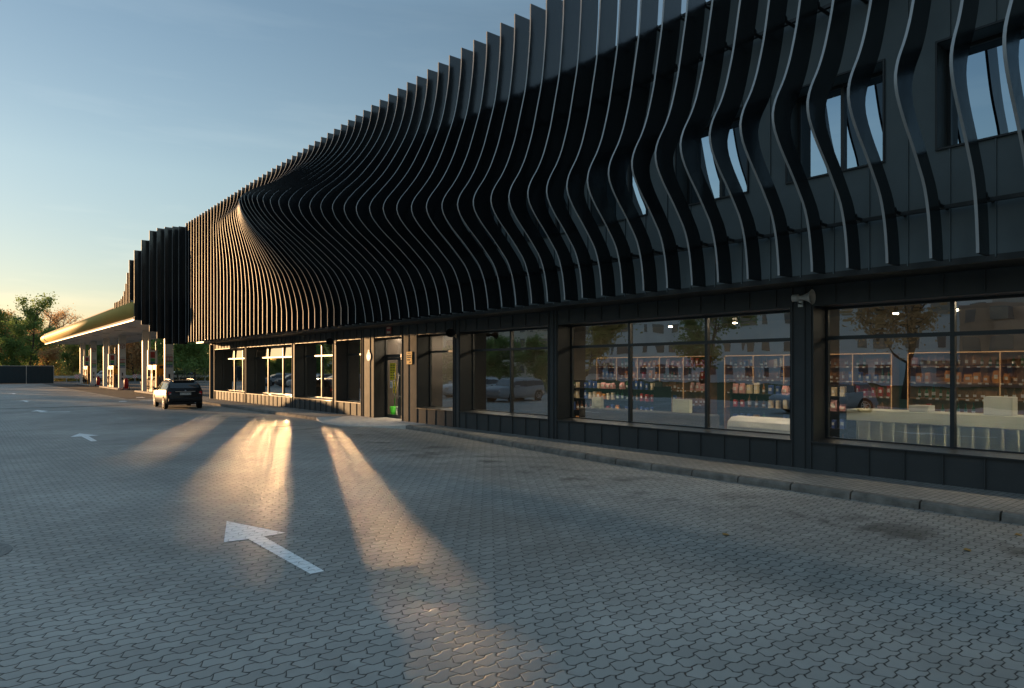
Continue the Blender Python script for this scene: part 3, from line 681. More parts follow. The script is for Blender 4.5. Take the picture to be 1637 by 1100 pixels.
# stations: y, sill z, roof z (or bonnet), shoulder z, half width low, half width shoulder, half width top
ST = [(.00, .42, .86, .62, .66, .70, .52), (.06, .30, .98, .70, .76, .80, .60), (.16, .24, 1.06, .92, .82, .85, .68), (.30, .22, 1.22, .96, .85, .87, .67), (.48, .21, 1.385, .97, .87, .885, .62), (.62, .2, 1.42, .97, .875, .89, .60), (1.2, .2, 1.45, .96, .88, .89, .60), (1.9, .2, 1.46, .95, .885, .89, .60), (2.5, .2, 1.45, .94, .885, .885, .60), (2.95, .2, 1.38, .93, .885, .88, .59), (3.3, .2, 1.18, .925, .885, .88, .63), (3.62, .2, .985, .91, .88, .87, .70), (3.9, .2, .93, .86, .87, .86, .72), (4.25, .22, .87, .80, .85, .82, .68), (4.48, .26, .78, .66, .78, .74, .60), (4.58, .36, .66, .55, .66, .62, .50)]
def car_section(s):
    y, zs_, zt, zsh, wl, wsh, wt = s
    h = [(wl * .80, zs_), (wl, zs_ + .10), (wl + .012, (zs_ + zsh) / 2), (wsh, zsh - .06), (wsh - .03, zsh), (wt + .06 + (wsh - wt - .06) * .12, zt - .10 * min(1, (zt - zsh) * 2.2)), (wt, zt - .02), (wt * .5, zt + .004)]
    return [(x, y, z) for x, z in h] + [(-x, y, z) for x, z in h[::-1]]
def make_car(paint, label, van=False):
    r = empty('parked_car', (0, 0, 0), label=label, cat='car')
    b = MB(); b.sm = True
    stn = [list(s) for s in ST]
    if van:
        for s in stn:
            if .1 < s[0] < 3.1: s[2] = s[2] * 1.18 + .02
            s[3] *= 1.12; s[1] += .05
    b.rings([car_section(s) for s in stn]); body = b.build('body', paint, r)
    def sidepanel(b, i0, i1, f0, f1, off, sgn, t0=0., t1=1.):
        # strip between shoulder and roof points, pushed slightly outwards
        L_ = []
        for i, t in ((i0, t0), (i0, None), (i1, None), (i1, t1)):
            pass
        pts0, pts1 = [], []
        for i in range(i0, i1 + 1):
            s = car_section(stn[i]); A = Vector(s[4]); B_ = Vector(s[5])
            pts0.append(A + (B_ - A) * f0); pts1.append(A + (B_ - A) * f1)
        vs_ = [Vector((sgn * (p.x + off), p.y, p.z)) for p in pts0 + pts1]; n = len(pts0)
        b.add(vs_, [(k, k + 1, n + k + 1, n + k) if sgn > 0 else (n + k, n + k + 1, k + 1, k) for k in range(n - 1)])
    g_ = MB()
    for sgn in (1, -1): sidepanel(g_, 3, 10, .06, .93, .006, sgn)
    g_.build('side_glass', M['car_glass_dark'], r)
    # rear and front screens
    def screen(b, i0, i1, f, off):
        s0, s1 = stn[i0], stn[i1]
        w0 = s0[6] * f; w1 = s1[6] * f; z0 = s0[2]; z1 = s1[2]; dn = Vector((0, -(z1 - z0), (s1[0] - s0[0]))).normalized()
        if dn.z < 0: dn = -dn
        o_ = dn * off
        b.add([Vector((-w0, s0[0], z0)) + o_, Vector((w0, s0[0], z0)) + o_, Vector((w1, s1[0], z1)) + o_, Vector((-w1, s1[0], z1)) + o_], [(0, 1, 2, 3)])
    g_ = MB(); screen(g_, 2, 3, 1.0, .012); screen(g_, 3, 4, .99, .012); g_.build('rear_window', M['car_glass_dark'], r)
    g_ = MB(); screen(g_, 9, 10, .97, .012); screen(g_, 10, 11, .97, .012); g_.build('windscreen', M['car_glass_dark'], r)
    # pillars
    g_ = MB()
    for sgn in (1, -1):
        for i, dy in ((6, .1), (7, .25)):
            s = car_section(stn[i]); A = Vector(s[4]); B_ = Vector(s[5])
            for q in (0,): g_.add([(sgn * (A.x + .010), A.y + dy, A.z), (sgn * (A.x + .010), A.y + dy + .05, A.z), (sgn * (B_.x + .010), B_.y + dy + .05, B_.z), (sgn * (B_.x + .010), B_.y + dy, B_.z)], [(0, 1, 2, 3) if sgn > 0 else (3, 2, 1, 0)])
    g_.build('door_pillars', M['black'], r)
    for sgn in (1, -1):
        t = MB(); t.sm = False
        t.bbox((.50, .01, .70), (.80, .16, .90), .04) if 1 else None
        t.v = [(sgn * x, y + .05 * (x - .5) / .3 + .00, z) for x, y, z in t.v]
        tl = t.build('tail_light', M['tail'], r)
        t = MB(); t.bbox((.56, -.004, .765), (.74, .03, .80), .01); t.v = [(sgn * x, y + .05 * (x - .5) / .3, z) for x, y, z in t.v]; t.build('reversing_lens', M['clearlens'], tl)
        t = MB(); t.bbox((.55, 4.36, .60), (.80, 4.52, .74), .04); t.v = [(sgn * x, y, z) for x, y, z in t.v]; t.build('headlight', M['clearlens'], r)
        t = MB(); t.bbox((.86, 2.95, .92), (1.03, 3.10, 1.05), .03); t.v = [(sgn * x, y, z) for x, y, z in t.v]; t.build('door_mirror', paint, r)
        t = MB(); zz = 1.47 * (1.18 if van else 1); t.tube([(sgn * .56, .75, zz - .03), (sgn * .56, .9, zz + .03), (sgn * .56, 2.5, zz + .035), (sgn * .56, 2.75, zz - .01)], .016, 6); t.build('roof_rail', M['alloy'], r)
        t = MB()
        for yy in (1.42, 2.45): t.tube([(sgn * .895, yy, .80), (sgn * .91, yy + .02, .80), (sgn * .91, yy + .18, .80), (sgn * .895, yy + .2, .80)], .012, 6)
        t.build('door_handle', paint, r)
    t = MB(); t.bbox((-.78, -.05, .38), (.78, .10, .58), .04); t.build('rear_bumper', paint, r)
    t = MB(); t.box((-.55, -.056, .27), (.55, .05, .375)); t.build('diffuser', M['black'], r)
    t = MB(); t.tube([(.45, -.08, .30), (.45, .1, .30)], .035, 10); t.build('exhaust', M['steel'], r)
    t = MB(); t.box((-.46, -.012, .885), (.46, .03, .91)); t.build('chrome_strip', M['alloy'], r)
    t = MB(); t.bbox((-.26, -.018, .72), (.26, .01, .84), .004); pl = t.build('number_plate', M['white'], r)
    t = MB(); t.tube([(0, -.02, .935), (0, .01, .935)], .035, 12); t.build('badge', M['alloy'], r)
    t = MB(); t.box((-.5, .40, 1.40), (.5, .60, 1.43)); t.build('roof_spoiler', paint, r)
    for wx in (1, -1):
        for wy in (.80, 3.55):
            a_ = MB(); n = 24
            pts = [(wy + .37 * math.cos(2 * math.pi * j / n), .33 + .37 * math.sin(2 * math.pi * j / n)) for j in range(n)]
            a_.prism(pts, .80 * wx, .893 * wx, 'x'); a_.build('wheel_arch', M['black'], r)
            t = MB(); t.sm = True
            prof = [(.70, .20), (.70, .30), (.73, .325), (.88, .325), (.905, .30), (.905, .22), (.89, .20)]
            rings = [[(wx * px, wy + rr_ * math.cos(2 * math.pi * j / n), .325 + rr_ * math.sin(2 * math.pi * j / n)) for j in range(n)] for px, rr_ in prof]
            t.rings(rings); wh = t.build('wheel', M['rubber'], r)
            t = MB()
            rings = [[(wx * px, wy + rr_ * math.cos(2 * math.pi * j / n), .325 + rr_ * math.sin(2 * math.pi * j / n)) for j in range(n)] for px, rr_ in ((.885, .222), (.912, .222), (.912, .198), (.89, .19))]
            t.rings(rings, cap=False)
            for j in range(7):
                an = 2 * math.pi * j / 7; c_, s__ = math.cos(an), math.sin(an)
                def W(u, v, x): return (wx * x, wy + u * c_ - v * s__, .325 + u * s__ + v * c_)
                t.add([W(.03, -.025, .914), W(.20, -.018, .905), W(.20, .018, .905), W(.03, .025, .914), W(.03, -.025, .885), W(.20, -.018, .885), W(.20, .018, .885), W(.03, .025, .885)], [(0, 1, 2, 3), (0, 4, 5, 1), (2, 6, 7, 3), (1, 5, 6, 2), (7, 6, 5, 4), (3, 7, 4, 0)])
            t.prism([(wy + .05 * math.cos(2 * math.pi * j / 10), .325 + .05 * math.sin(2 * math.pi * j / 10)) for j in range(10)], wx * .88, wx * .918, 'x')
            t.build('rim', M['alloy'], wh)
    return r, pl
M['car_glass_dark'] = mat('dark_car_glass', (.012, .016, .018), .03, spec=.9, var=.02)
car, plate = make_car(M['car_black'], 'black estate car with silver roof rails parked at the far corner of the shop')
car.location = (9.02, 37.42, 0); car.rotation_euler = (0, 0, R(-3))
fc = bpy.data.curves.new('plate_lettering', 'FONT'); fc.body = 'KA 1741 CX'; fc.size = .105; fc.align_x = 'CENTER'; fc.align_y = 'CENTER'; fc.extrude = .001; fc.materials.append(M['black'])
ft = bpy.data.objects.new('plate_text', fc); COL.objects.link(ft); bpy.context.view_layer.update(); fme = bpy.data.meshes.new_from_object(ft); bpy.data.objects.remove(ft)
fo = bpy.data.objects.new('plate_lettering', fme); COL.objects.link(fo); fo.parent = plate; fo.location = (0, -.0205, .78); fo.rotation_euler = (R(90), 0, 0)
# cars of the opposite parking row (seen in the window reflections)
def repaint(root, old, new):
    for ch in root.children_recursive:
        if ch.type == 'MESH':
            for sl in ch.material_slots:
                if sl.material == old: sl.link = 'OBJECT'; sl.material = new
park = [(-1.3, 34.5, 100, 'car_silver', 'silver estate car reflected in the two-pane window right of the door'), (-1.6, 39.0, 84, 'car_white', 'white car facing the shop, reflected in the narrow window right of the door'), (-2.4, 58, 70, 'car_grey', 'grey car reflected in the window left of the door'), (-2.4, 62, 76, 'car_silver', 'silver car parked across the forecourt, reflected in the second window left of the door'), (-2.6, 66, 84, 'car_black', 'black car parked across the forecourt between two pale ones'), (-2.7, 70, 80, 'car_white', 'white car parked across the forecourt'), (-2.8, 74, 84, 'car_grey', 'dark grey car parked beyond the white one across the forecourt'), (-2.9, 79, 78, 'car_silver', 'farthest silver car parked across the forecourt'), (-4.6, 14.5, 60, 'car_silver', 'pale car across the forecourt, reflected in the left pane of the widest window')]
for x, y, rz, pm, lab in park:
    c = copy_tree(car); c.location = (x - 2.2, y, 0); c.rotation_euler = (0, 0, R(-rz)); c['label'] = lab; c['group'] = 'cars parked across the forecourt'; repaint(c, M['car_black'], M[pm])
    for q in list(c.children_recursive):
        if q.name.startswith('plate_lettering'): bpy.data.objects.remove(q)

# ------------------------------------------------------------ petrol station canopy
can = empty('petrol_canopy', (12.5, 57, 0), label='long white petrol station canopy with a rounded yellow edge on paired white columns', cat='canopy')
cinv = (-12.5, -57, 0)
def cpart(b, name, m, parent=None):
    o = b.build(name, m, parent or can)
    if parent is None: o.location = cinv
    return o
b = MB(); b.box((9.05, 50.5, 5.30), (17, 109, 5.40))
b.box((9.02, 50.5, 5.22), (9.2, 109, 5.30))
cpart(b, 'soffit', M['soffit'])
b = MB(); b.box((9.2, 50.6, 5.40), (16.9, 108.8, 6.3)); cpart(b, 'roof', M['galv'])
b = MB(); b.sm = True; n = 10
prof = [(9.15, 5.40)] + [(9.1 - .62 * math.sin(math.pi * k / n), 5.42 + (1 - math.cos(math.pi * k / n)) * .52) for k in range(n + 1)] + [(9.4, 6.5)]
b.rings([[(x, y, z) for x, z in prof] for y in (50.5, 108.4)] , cap=True); cpart(b, 'fascia', M['yellow'])
b = MB(); b.sm = True
b.rings([[(9.1 + (x - 9.1) * 1.012, y, 5.94 + (z - 5.94) * 1.012) for x, z in prof] for y in (103.6, 105.2)]); cpart(b, 'fascia_band', M['white'])
b = MB(); b.rings([[(9.1 + (x - 9.1) * f, y, 5.9 + (z - 5.9) * f) for x, z in prof] for y, f in ((108.4, 1.01), (108.9, .8), (109.05, .3))]); cpart(b, 'fascia_end', M['yellow'])
b = MB(); b.box((8.86, 50.5, 6.45), (9.5, 108.4, 6.53)); b.box((8.98, 50.5, 5.30), (9.06, 109, 5.44)); cpart(b, 'edge_strip', M['concrete'])
b = MB()
for y in range(54, 108, 6):
    for x in (10.6, 13.4, 15.8): b.box((x - .25, y - .25, 5.27), (x + .25, y + .25, 5.299))
cpart(b, 'downlights', M['galv'])
sign_red = mat('price_red', (.25, .04, .04), .4); sign_green = mat('price_green', (.05, .26, .08), .4); sign_blue = mat('price_blue', (.03, .10, .22), .4)
def column(y, sign, emblem):
    b = MB(); b.bbox((12.25, y - .18, .15), (12.85, y + .18, 5.30), .03); o = cpart(b, 'column', M['white'])
    yf = y - .18
    if sign:
        for z0, z1, m_, nm in ((2.98, 3.16, M['galv'], 'sign_panel'), (2.60, 2.97, sign_red, 'sign_panel'), (2.36, 2.59, sign_green, 'sign_panel'), (2.15, 2.35, sign_blue, 'sign_panel')):
            q = MB(); q.box((12.32, yf - .02, z0), (12.78, yf - .003, z1)); q2 = q.build(nm, m_, o)
            q = MB()
            for k, xx in enumerate((12.36, 12.47, 12.58, 12.69)): q.box((xx, yf - .024, z0 + .06), (xx + .06, yf - .0205, z1 - .06))
            q.build('sign_lettering', M['white'], o)
        q = MB(); q.box((12.48, yf - .05, .95), (12.62, yf - .002, 1.15)); q.box((12.5, yf - .03, 1.35), (12.6, yf - .002, 1.65)); q.build('card_reader', M['black'], o)
    if emblem:
        q = MB(); n = 24; ro, ri = .24, .195
        vs_ = [(12.55 + r_ * math.cos(2 * math.pi * j / n), yf - .012, 4.25 + r_ * math.sin(2 * math.pi * j / n)) for r_ in (ro, ri) for j in range(n)]
        q.add(vs_, [(j, (j + 1) % n, n + (j + 1) % n, n + j) for j in range(n)])
        for an in (90, 210, 330):
            c_, s__ = math.cos(R(an - 180)), math.sin(R(an - 180)); q.add([(12.55 - .02 * s__, yf - .012, 4.25 + .02 * c_), (12.55 + .02 * s__, yf - .012, 4.25 - .02 * c_), (12.55 + .19 * c_ + .02 * s__, yf - .012, 4.25 + .19 * s__ - .02 * c_), (12.55 + .19 * c_ - .02 * s__, yf - .012, 4.25 + .19 * s__ + .02 * c_)], [(0, 1, 2, 3)])
        q.build('round_emblem', sign_red, o)
COLS = [57, 65, 76, 85, 94, 103]
for k, y in enumerate(COLS): column(y, k in (0, 2, 4), k in (2, 4))
# hanging price boxes
for k, y in enumerate((61.5, 80.5, 98.5)):
    r = empty('hanging_sign', (12.62, y + 1.5, 3.4), label='white hanging price box under the canopy above the %s pump island' % ['nearest', 'middle', 'farthest'][k], cat='sign', group='price boxes hung under the canopy')
    b = MB(); b.bbox((-.35, -.15, -1.2), (.35, .15, .2), .02); b.box((-.30, -.04, .2), (-.24, .04, 1.9)); b.box((.24, -.04, .2), (.30, .04, 1.9)); b.build('sign_box', M['white'], r)
    b = MB(); b.box((-.17, -.158, -.45), (.17, -.151, .05)); b.build('red_price_panel', sign_red, r)
    b = MB(); b.box((-.17, -.158, -.75), (.17, -.151, -.5)); b.build('green_price_panel', sign_green, r)
    b = MB(); b.box((-.17, -.158, -1.0), (.17, -.151, -.76)); b.build('blue_price_panel', sign_blue, r)
for k, y in enumerate((57, 76, 94)):
    b = MB(); b.bbox((12.0, y - 1.2, 0.0), (13.2, y + 10.0, .15), .04); tag(b.build('pump_island', M['concrete']), 'low concrete pump island, the %s of the row' % ['nearest', 'middle', 'farthest'][k], 'pump island', 'pump islands under the canopy')
M['pump_grey'] = mat('pump_grey', (.13, .13, .13), .6)
def pump(y, label):
    r = empty('fuel_pump', (12.62, y, .15), label=label, cat='fuel pump', group='yellow fuel pumps on the islands'); r.scale = (1.15, 1.5, 1.04)
    b = MB(); b.bbox((-.32, -1.0, 0), (.32, 1.0, .95), .02); b.bbox((-.28, -.62, .95), (.28, .62, 1.25), .02); b.build('lower_cabinet', M['pump_grey'], r)
    b = MB(); b.bbox((-.36, -.22, 0.02), (.36, .22, 2.12), .03); b.bbox((-.34, -1.08, 1.72), (.34, -.23, 2.14), .03); b.bbox((-.34, .23, 1.72), (.34, 1.08, 2.14), .03); b.bbox((-.30, -1.06, 1.4), (.05, -.9, 1.72), .01); b.box((-.365, -1.12, 0), (-.29, -.98, 2.0)); b.bbox((.1, -1.1, 0), (.36, -.98, 2.1), .01); b.box((-.365, .98, 0), (-.29, 1.12, 2.0)); b.build('pump_housing', M['pump_yellow'], r)
    b = MB(); b.box((-.355, -.16, 1.45), (-.362, .16, 1.7)); b.box((-.16, -1.09, 1.84), (.16, -1.082, 2.04)); b.build('display', M['black'], r)
    for sg in (-1, 1):
        for q in (.42, .62, .82):
            b = MB(); yy = sg * q
            b.box((-.37, yy - .04, 1.0), (-.30, yy + .04, 1.22)); b.tube([(-.36, yy, 1.1), (-.46, yy + .02, .9), (-.46, yy + .04, .4), (-.40, yy + .06, .2), (-.36, yy + .05, .5), (-.33, yy, 1.7)], .02, 6); b.build('nozzle', M['black'], r)
    for q in (-.75, -.5): 
        b = MB(); xx = q + .62; b.tube([(xx, -1.02, 1.1), (xx + .04, -1.16, .8), (xx + .04, -1.12, .3), (xx + .02, -1.04, .6), (xx, -1.02, 1.6)], .02, 6); b.build('nozzle', M['black'], r)
    return r
pump(61.2, 'large yellow fuel pump nearest the parked car'); pump(80.3, 'yellow fuel pump on the middle island between two white columns'); pump(98, 'yellow fuel pump on the farthest island')
def trolley(x, y, label):
    r = empty('extinguisher_trolley', (x, y, 0), label=label, cat='fire extinguisher', group='red fire extinguisher trolleys by the pump columns')
    b = MB(); b.tube([(0, 0, .12), (0, 0, .2), (0, 0, .95), (0, 0, 1.08), (0, 0, 1.14)], [.12, .19, .19, .1, .04], 14); b.build('cylinder', M['red'], r)
    b = MB(); [b.tube([(sx, .1, .1), (sx, .16, .9), (sx, .28, 1.15)], .02, 6) for sx in (-.15, .15)]; b.tube([(-.15, .28, 1.15), (.15, .28, 1.15)], .02, 6); b.tube([(-.03, -.05, 1.1), (.16, -.18, .9), (.18, -.2, .4), (.1, -.22, .3)], .022, 6); b.build('trolley_frame', M['black'], r)
    for sx in (-.26, .26): b = MB(); b.tube([(sx - .03, .1, .15), (sx + .03, .1, .15)], .15, 14); b.build('wheel', M['rubber'], r)
trolley(12.6, 74.2, 'red fire extinguisher trolley in front of the middle island column'); trolley(12.7, 91.6, 'small red fire extinguisher trolley in front of the farthest island column')
b = MB(); b.tube([(12.5, 66.5, 0), (12.5, 66.5, .9), (12.5, 66.9, .9), (12.5, 66.9, 0)], .04, 8); tag(b.build('hoop_barrier', M['white']), 'white hoop barrier at the end of the nearest pump island', 'barrier')
# ------------------------------------------------------------ yard panels, fence, guard rail, posts
r = empty('panel_wall', (10.4, 113, 0), label='dark blue corrugated panel wall along the far left edge of the forecourt', cat='wall')
b = MB(); x = -45.0
while x < 0: b.box((x, -.02 if int(x * 5) % 2 else .0, .03), (x + .2, .06, 2.38)); x += .2
b.build('panel', M['navy'], r)
for k in range(9): b = MB(); b.box((-k * 3.1 - .06, -.06, 0), (-k * 3.1, .08, 2.45)); b.build('post', M['galv'], r)
b = MB(); b.box((-45, -.05, 2.38), (0, .1, 2.44)); b.build('coping', M['galv'], r)
r = empty('guard_rail', (0, 124, 0), label='galvanised steel guard rail along the far side of the station', cat='guard rail')
b = MB()
for z in (.62, .70, .82, .90): b.box((8, -.04 if z in (.62, .82) else 0, z - .05), (95, .03, z + .04))
b.build('rail', M['galv'], r)
for k in range(22): b = MB(); b.box((9 + 4 * k - .06, .03, 0), (9 + 4 * k + .06, .12, .86)); b.build('post', M['galv'], r)
r = empty('mesh_fence', (0, 100, 0), label='dark green wire mesh fence seen between the nearest column and the shop corner', cat='fence')
green_f = mat('fence_green', (.012, .03, .02), .5)
b = MB()
for k in range(11): b.box((19 + 2.5 * k - .03, -.03, 0), (19 + 2.5 * k + .03, .03, 2.15)); 
b.build('posts', green_f, r)
b = MB()
for k in range(125): b.box((19 + .2 * k - .006, -.006, .1), (19 + .2 * k + .006, .006, 2.1))
for k in range(11): b.box((19, -.009, .1 + .2 * k - .006), (44, -.0062, .1 + .2 * k + .006))
b.build('mesh_panel', green_f, r)
r = empty('guard_rail', (0, 70, 0), label='steel guard rail right behind the parked car', cat='guard rail')
b = MB()
for z in (.42, .62, .82): b.box((16.2, -.03, z - .06), (45, .03, z + .05))
b.build('rail', M['galv'], r)
for k in range(10): b = MB(); b.box((16.5 + 3 * k - .05, .03, 0), (16.5 + 3 * k + .05, .1, .8)); b.build('post', M['galv'], r)
stripe = None
def stripes():
    m, nt, bb = new_mat('red_white_stripes'); g = G(nt); tc = g.n('ShaderNodeTexCoord'); sp = g.n('ShaderNodeSeparateXYZ'); g.l(tc.outputs['Object'], sp.inputs[0])
    f = g.m('FRACT', g.m('MULTIPLY', g.m('ADD', sp.outputs[0], sp.outputs[2]), 3.2)); s_ = g.m('GREATER_THAN', f, .5); g.l(g.mix(s_, (.65, .65, .62), (.45, .03, .03)), bb.inputs['Base Color']); return m
SM = stripes()
for x, y, lab in ((13.9, 120, 'red and white striped hazard board beside the dark blue panels'), (21.6, 120, 'red and white striped hazard board right of the second column pair')):
    r = empty('hazard_board', (x, y, 0), label=lab, cat='hazard board', group='striped hazard boards on the far kerb')
    b = MB(); b.box((-.3, -.03, .55), (.3, 0, 1.15)); b.build('board', SM, r); b = MB(); b.box((-.04, 0, 0), (.04, .05, 1.1)); b.build('post', M['galv'], r)
for x, y, rz, pm, lab in ((17.4, 128, 88, 'car_white', 'small white van beyond the guard rail near the dark blue panels'), (23.5, 128.5, 90, 'car_white', 'white car beyond the guard rail behind the pumps'), (28.5, 127, 90, 'car_grey', 'grey-blue vehicle behind the middle column pair')):
    c = copy_tree(car); c.location = (x, y, 0); c.rotation_euler = (0, 0, R(-rz)); c.scale = (1, 1, 1.15); c['label'] = lab; c['group'] = 'vehicles beyond the guard rail'; repaint(c, M['car_black'], M[pm])
    for q in list(c.children_recursive):
        if q.name.startswith('plate_lettering'): bpy.data.objects.remove(q)

# ------------------------------------------------------------ trees
def leaf_mat(name, cols):
    m, nt, bb = new_mat(name); g = G(nt); tc = g.n('ShaderNodeTexCoord'); oi = g.n('ShaderNodeObjectInfo')
    f = g.noise(tc.outputs['Object'], .8, 5, .7); f2 = g.m('ADD', g.m('MULTIPLY', f, 1.3), g.m('MULTIPLY', oi.outputs['Random'], .45)); f2 = g.m('SUBTRACT', f2, .38)
    x = g.n('ShaderNodeValToRGB'); e = x.color_ramp.elements; e[0].position = 0; e[0].color = (*cols[0], 1); e[1].position = 1; e[1].color = (*cols[-1], 1)
    for k, c in enumerate(cols[1:-1]): q = e.new((k + 1) / (len(cols) - 1)); q.color = (*c, 1)
    g.l(f2, x.inputs[0]); g.l(x.outputs[0], bb.inputs['Base Color']); bb.inputs['Roughness'].default_value = .6
    out = nt.nodes['Material Output']; tl = g.n('ShaderNodeBsdfTranslucent'); g.l(x.outputs[0], tl.inputs[0]); mx = g.n('ShaderNodeMixShader'); mx.inputs[0].default_value = .6
    g.l(bb.outputs[0], mx.inputs[1]); g.l(tl.outputs[0], mx.inputs[2]); g.l(mx.outputs[0], out.inputs[0]); return m
LG = leaf_mat('leaves_green', [(.08, .15, .045), (.14, .23, .065), (.22, .31, .09), (.33, .33, .10)])
LO = leaf_mat('leaves_olive', [(.19, .23, .065), (.32, .32, .09), (.46, .35, .10), (.56, .37, .10)])
LA = leaf_mat('leaves_autumn', [(.34, .23, .12), (.5, .30, .14), (.6, .38, .18), (.66, .45, .22)])
BARK = mat('bark', (.07, .055, .042), .9, var=.4, scale=8)
def make_tree(name, seed, H_, W_, lm, n_leaf, top_thin, crown_base=.18, leaf=.30, dense=False):
    rn = random.Random(seed); t = MB(); tips = []
    def limb(p, d, L_, r_, depth):
        pts = [p]; q = p.copy(); dd = d.copy(); ns = 4
        for k in range(ns):
            dd = (dd + Vector((rn.uniform(-.22, .22), rn.uniform(-.22, .22), rn.uniform(-.05, .18)))).normalized(); q = q + dd * (L_ / ns); pts.append(q.copy())
            if depth >= 1: tips.append((q.copy(), depth))
        t.tube(pts, [r_ * (1 - .75 * k / ns) for k in range(ns + 1)], 5 if depth else 8, False)
        if depth < 3:
            for k in range(rn.choice((3, 4)) if depth else 9):
                f = rn.uniform(.3, 1) if depth else (crown_base + (1 - crown_base) * k / 9)
                i = min(ns - 1, int(f * ns)); base = pts[i].lerp(pts[i + 1], f * ns - i)
                a = rn.uniform(0, 6.28); up = rn.uniform(.25, .9)
                nd = Vector((math.cos(a), math.sin(a), up)).normalized()
                L2 = (W_ * .5 * (1 - .55 * max(0, f - .45)) if depth == 0 else L_ * .55) * rn.uniform(.7, 1.1)
                limb(base, nd, L2, r_ * (.4 if depth == 0 else .5), depth + 1)
    limb(Vector((0, 0, 0)), Vector((0, 0, 1)), H_ * .93, H_ * .016, 0)
    c = MB(); vs_ = []; fs = []
    blobs = [(p, rn.uniform(.6, 1.5)) for p, dp in tips]
    m_ = 0
    while m_ < n_leaf:
        p, r_ = rn.choice(blobs)
        if p.z > H_ * .62 and rn.random() < top_thin: continue
        q = p + Vector((rn.gauss(0, .42), rn.gauss(0, .42), rn.gauss(0, .36))) * r_
        if q.z < .4: continue
        s_ = leaf * rn.uniform(.5, 1.3) * (.75 if q.z > H_ * .65 and top_thin > .3 else 1)
        a = Vector((rn.gauss(0, 1), rn.gauss(0, 1), rn.gauss(0, 1))).normalized(); b_ = a.orthogonal().normalized(); c_ = a.cross(b_)
        k = len(vs_); vs_ += [tuple(q + b_ * s_ * .5), tuple(q + c_ * s_ * .35), tuple(q - b_ * s_ * .5), tuple(q - c_ * s_ * .35)]; fs.append((k, k + 1, k + 2, k + 3)); m_ += 1
    c.add(vs_, fs)
    root = empty(name, (0, 0, 0), cat='tree')
    t.build('trunk', BARK, root); c.build('crown', lm, root)
    return root
T = [make_tree('leafy_tree', 1, 13, 8, LG, 8000, .15), make_tree('olive_tree_tall', 2, 11, 9, LO, 8000, .3), make_tree('bare_topped_tree', 3, 14, 8, LA, 5200, .72, leaf=.26), make_tree('bushy_tree', 5, 8, 9, LG, 8500, .05, .05), make_tree('autumn_tree', 7, 9, 8, LA, 8000, .2, .1)]
T[1].name = 'olive_green_tree'
used = [False] * len(T)
def place_tree(k, x, y, s, rz, label, group='trees behind the petrol station'):
    o = T[k] if not used[k] else copy_tree(T[k]); used[k] = True
    o.location = (x, y, 0); o.scale = (s, s, s * random.Random(x * 7 + y).uniform(.93, 1.07)); o.rotation_euler = (0, 0, rz); o['label'] = label; o['category'] = 'tree'; o['group'] = group; return o
# visible row: (kind, pixel x, distance Y, scale)
def X_at(px, Y): a = (px - 818.5) / 1091; s_, c_ = math.sin(TH), math.cos(TH); return Y * (s_ + a * c_) / (c_ - a * s_)
row = [(2, 8, 152, .98, 'sparse bare-topped tree at the left edge of the picture'), (1, -14, 146, .9, 'olive tree cut by the left edge'), (0, 46, 140, 1.0, 'tallest dark green tree, above the dark blue panels'), (3, 22, 138, .75, 'bushy green tree behind the left end of the dark blue panels'), (2, 78, 156, 1.02, 'sparse brownish tree right behind the tallest green one'), (2, 112, 158, 1.0, 'thin brown autumn tree left of the canopy tip'), (1, 96, 146, .72, 'olive tree under the tip of the canopy'), (4, 64, 134, .62, 'low yellowing tree right of the tallest green one'), (3, 128, 140, .85, 'dark bushy tree just left of the farthest pump'), (1, 112, 135, .55, 'low olive tree behind the hazard board'), (3, 165, 142, .9, 'green tree between the farthest and middle column pairs'), (2, 150, 160, .8, 'thin brown tree hidden behind the canopy'), (4, 190, 140, .95, 'autumn tree behind the middle column pair'), (4, 215, 128, 1.05, 'golden autumn tree left of the nearest column pair'), (4, 240, 126, 1.0, 'golden autumn tree behind the nearest pump'), (1, 258, 132, 1.0, 'olive tree behind the nearest column'), (3, 285, 118, 1.0, 'green tree right of the nearest column'), (3, 312, 122, 1.05, 'large green tree left of the shop corner'), (0, 332, 126, .85, 'dark tree at the shop corner'), (1, 300, 140, 1.0, 'olive tree rising behind the mesh fence'), (3, 205, 150, 1.0, 'green tree deep behind the pumps'), (0, 60, 175, .9, 'far green tree in the second row behind the panels'), (1, 20, 172, 1.05, 'far olive tree in the second row at the left'), (3, 145, 170, 1.1, 'far bushy tree in the second row behind the canopy'), (3, 345, 135, 1.1, 'green tree mostly hidden by the shop corner'), (0, 28, 150, .95, 'dark green tree between the left edge and the tallest tree'), (1, -2, 158, 1.1, 'broad olive tree at the very left edge'), (2, 60, 165, 1.05, 'thin brown tree top showing above the tallest green tree'), (2, 95, 166, 1.0, 'thin brown tree top between the tallest tree and the canopy tip'), (2, 28, 163, 1.06, 'thin bare tree top left of the tallest green tree')]
for i, (k, px, Y, s_, lab) in enumerate(row): place_tree(k, X_at(px, Y), Y, s_, i * 1.3, lab)
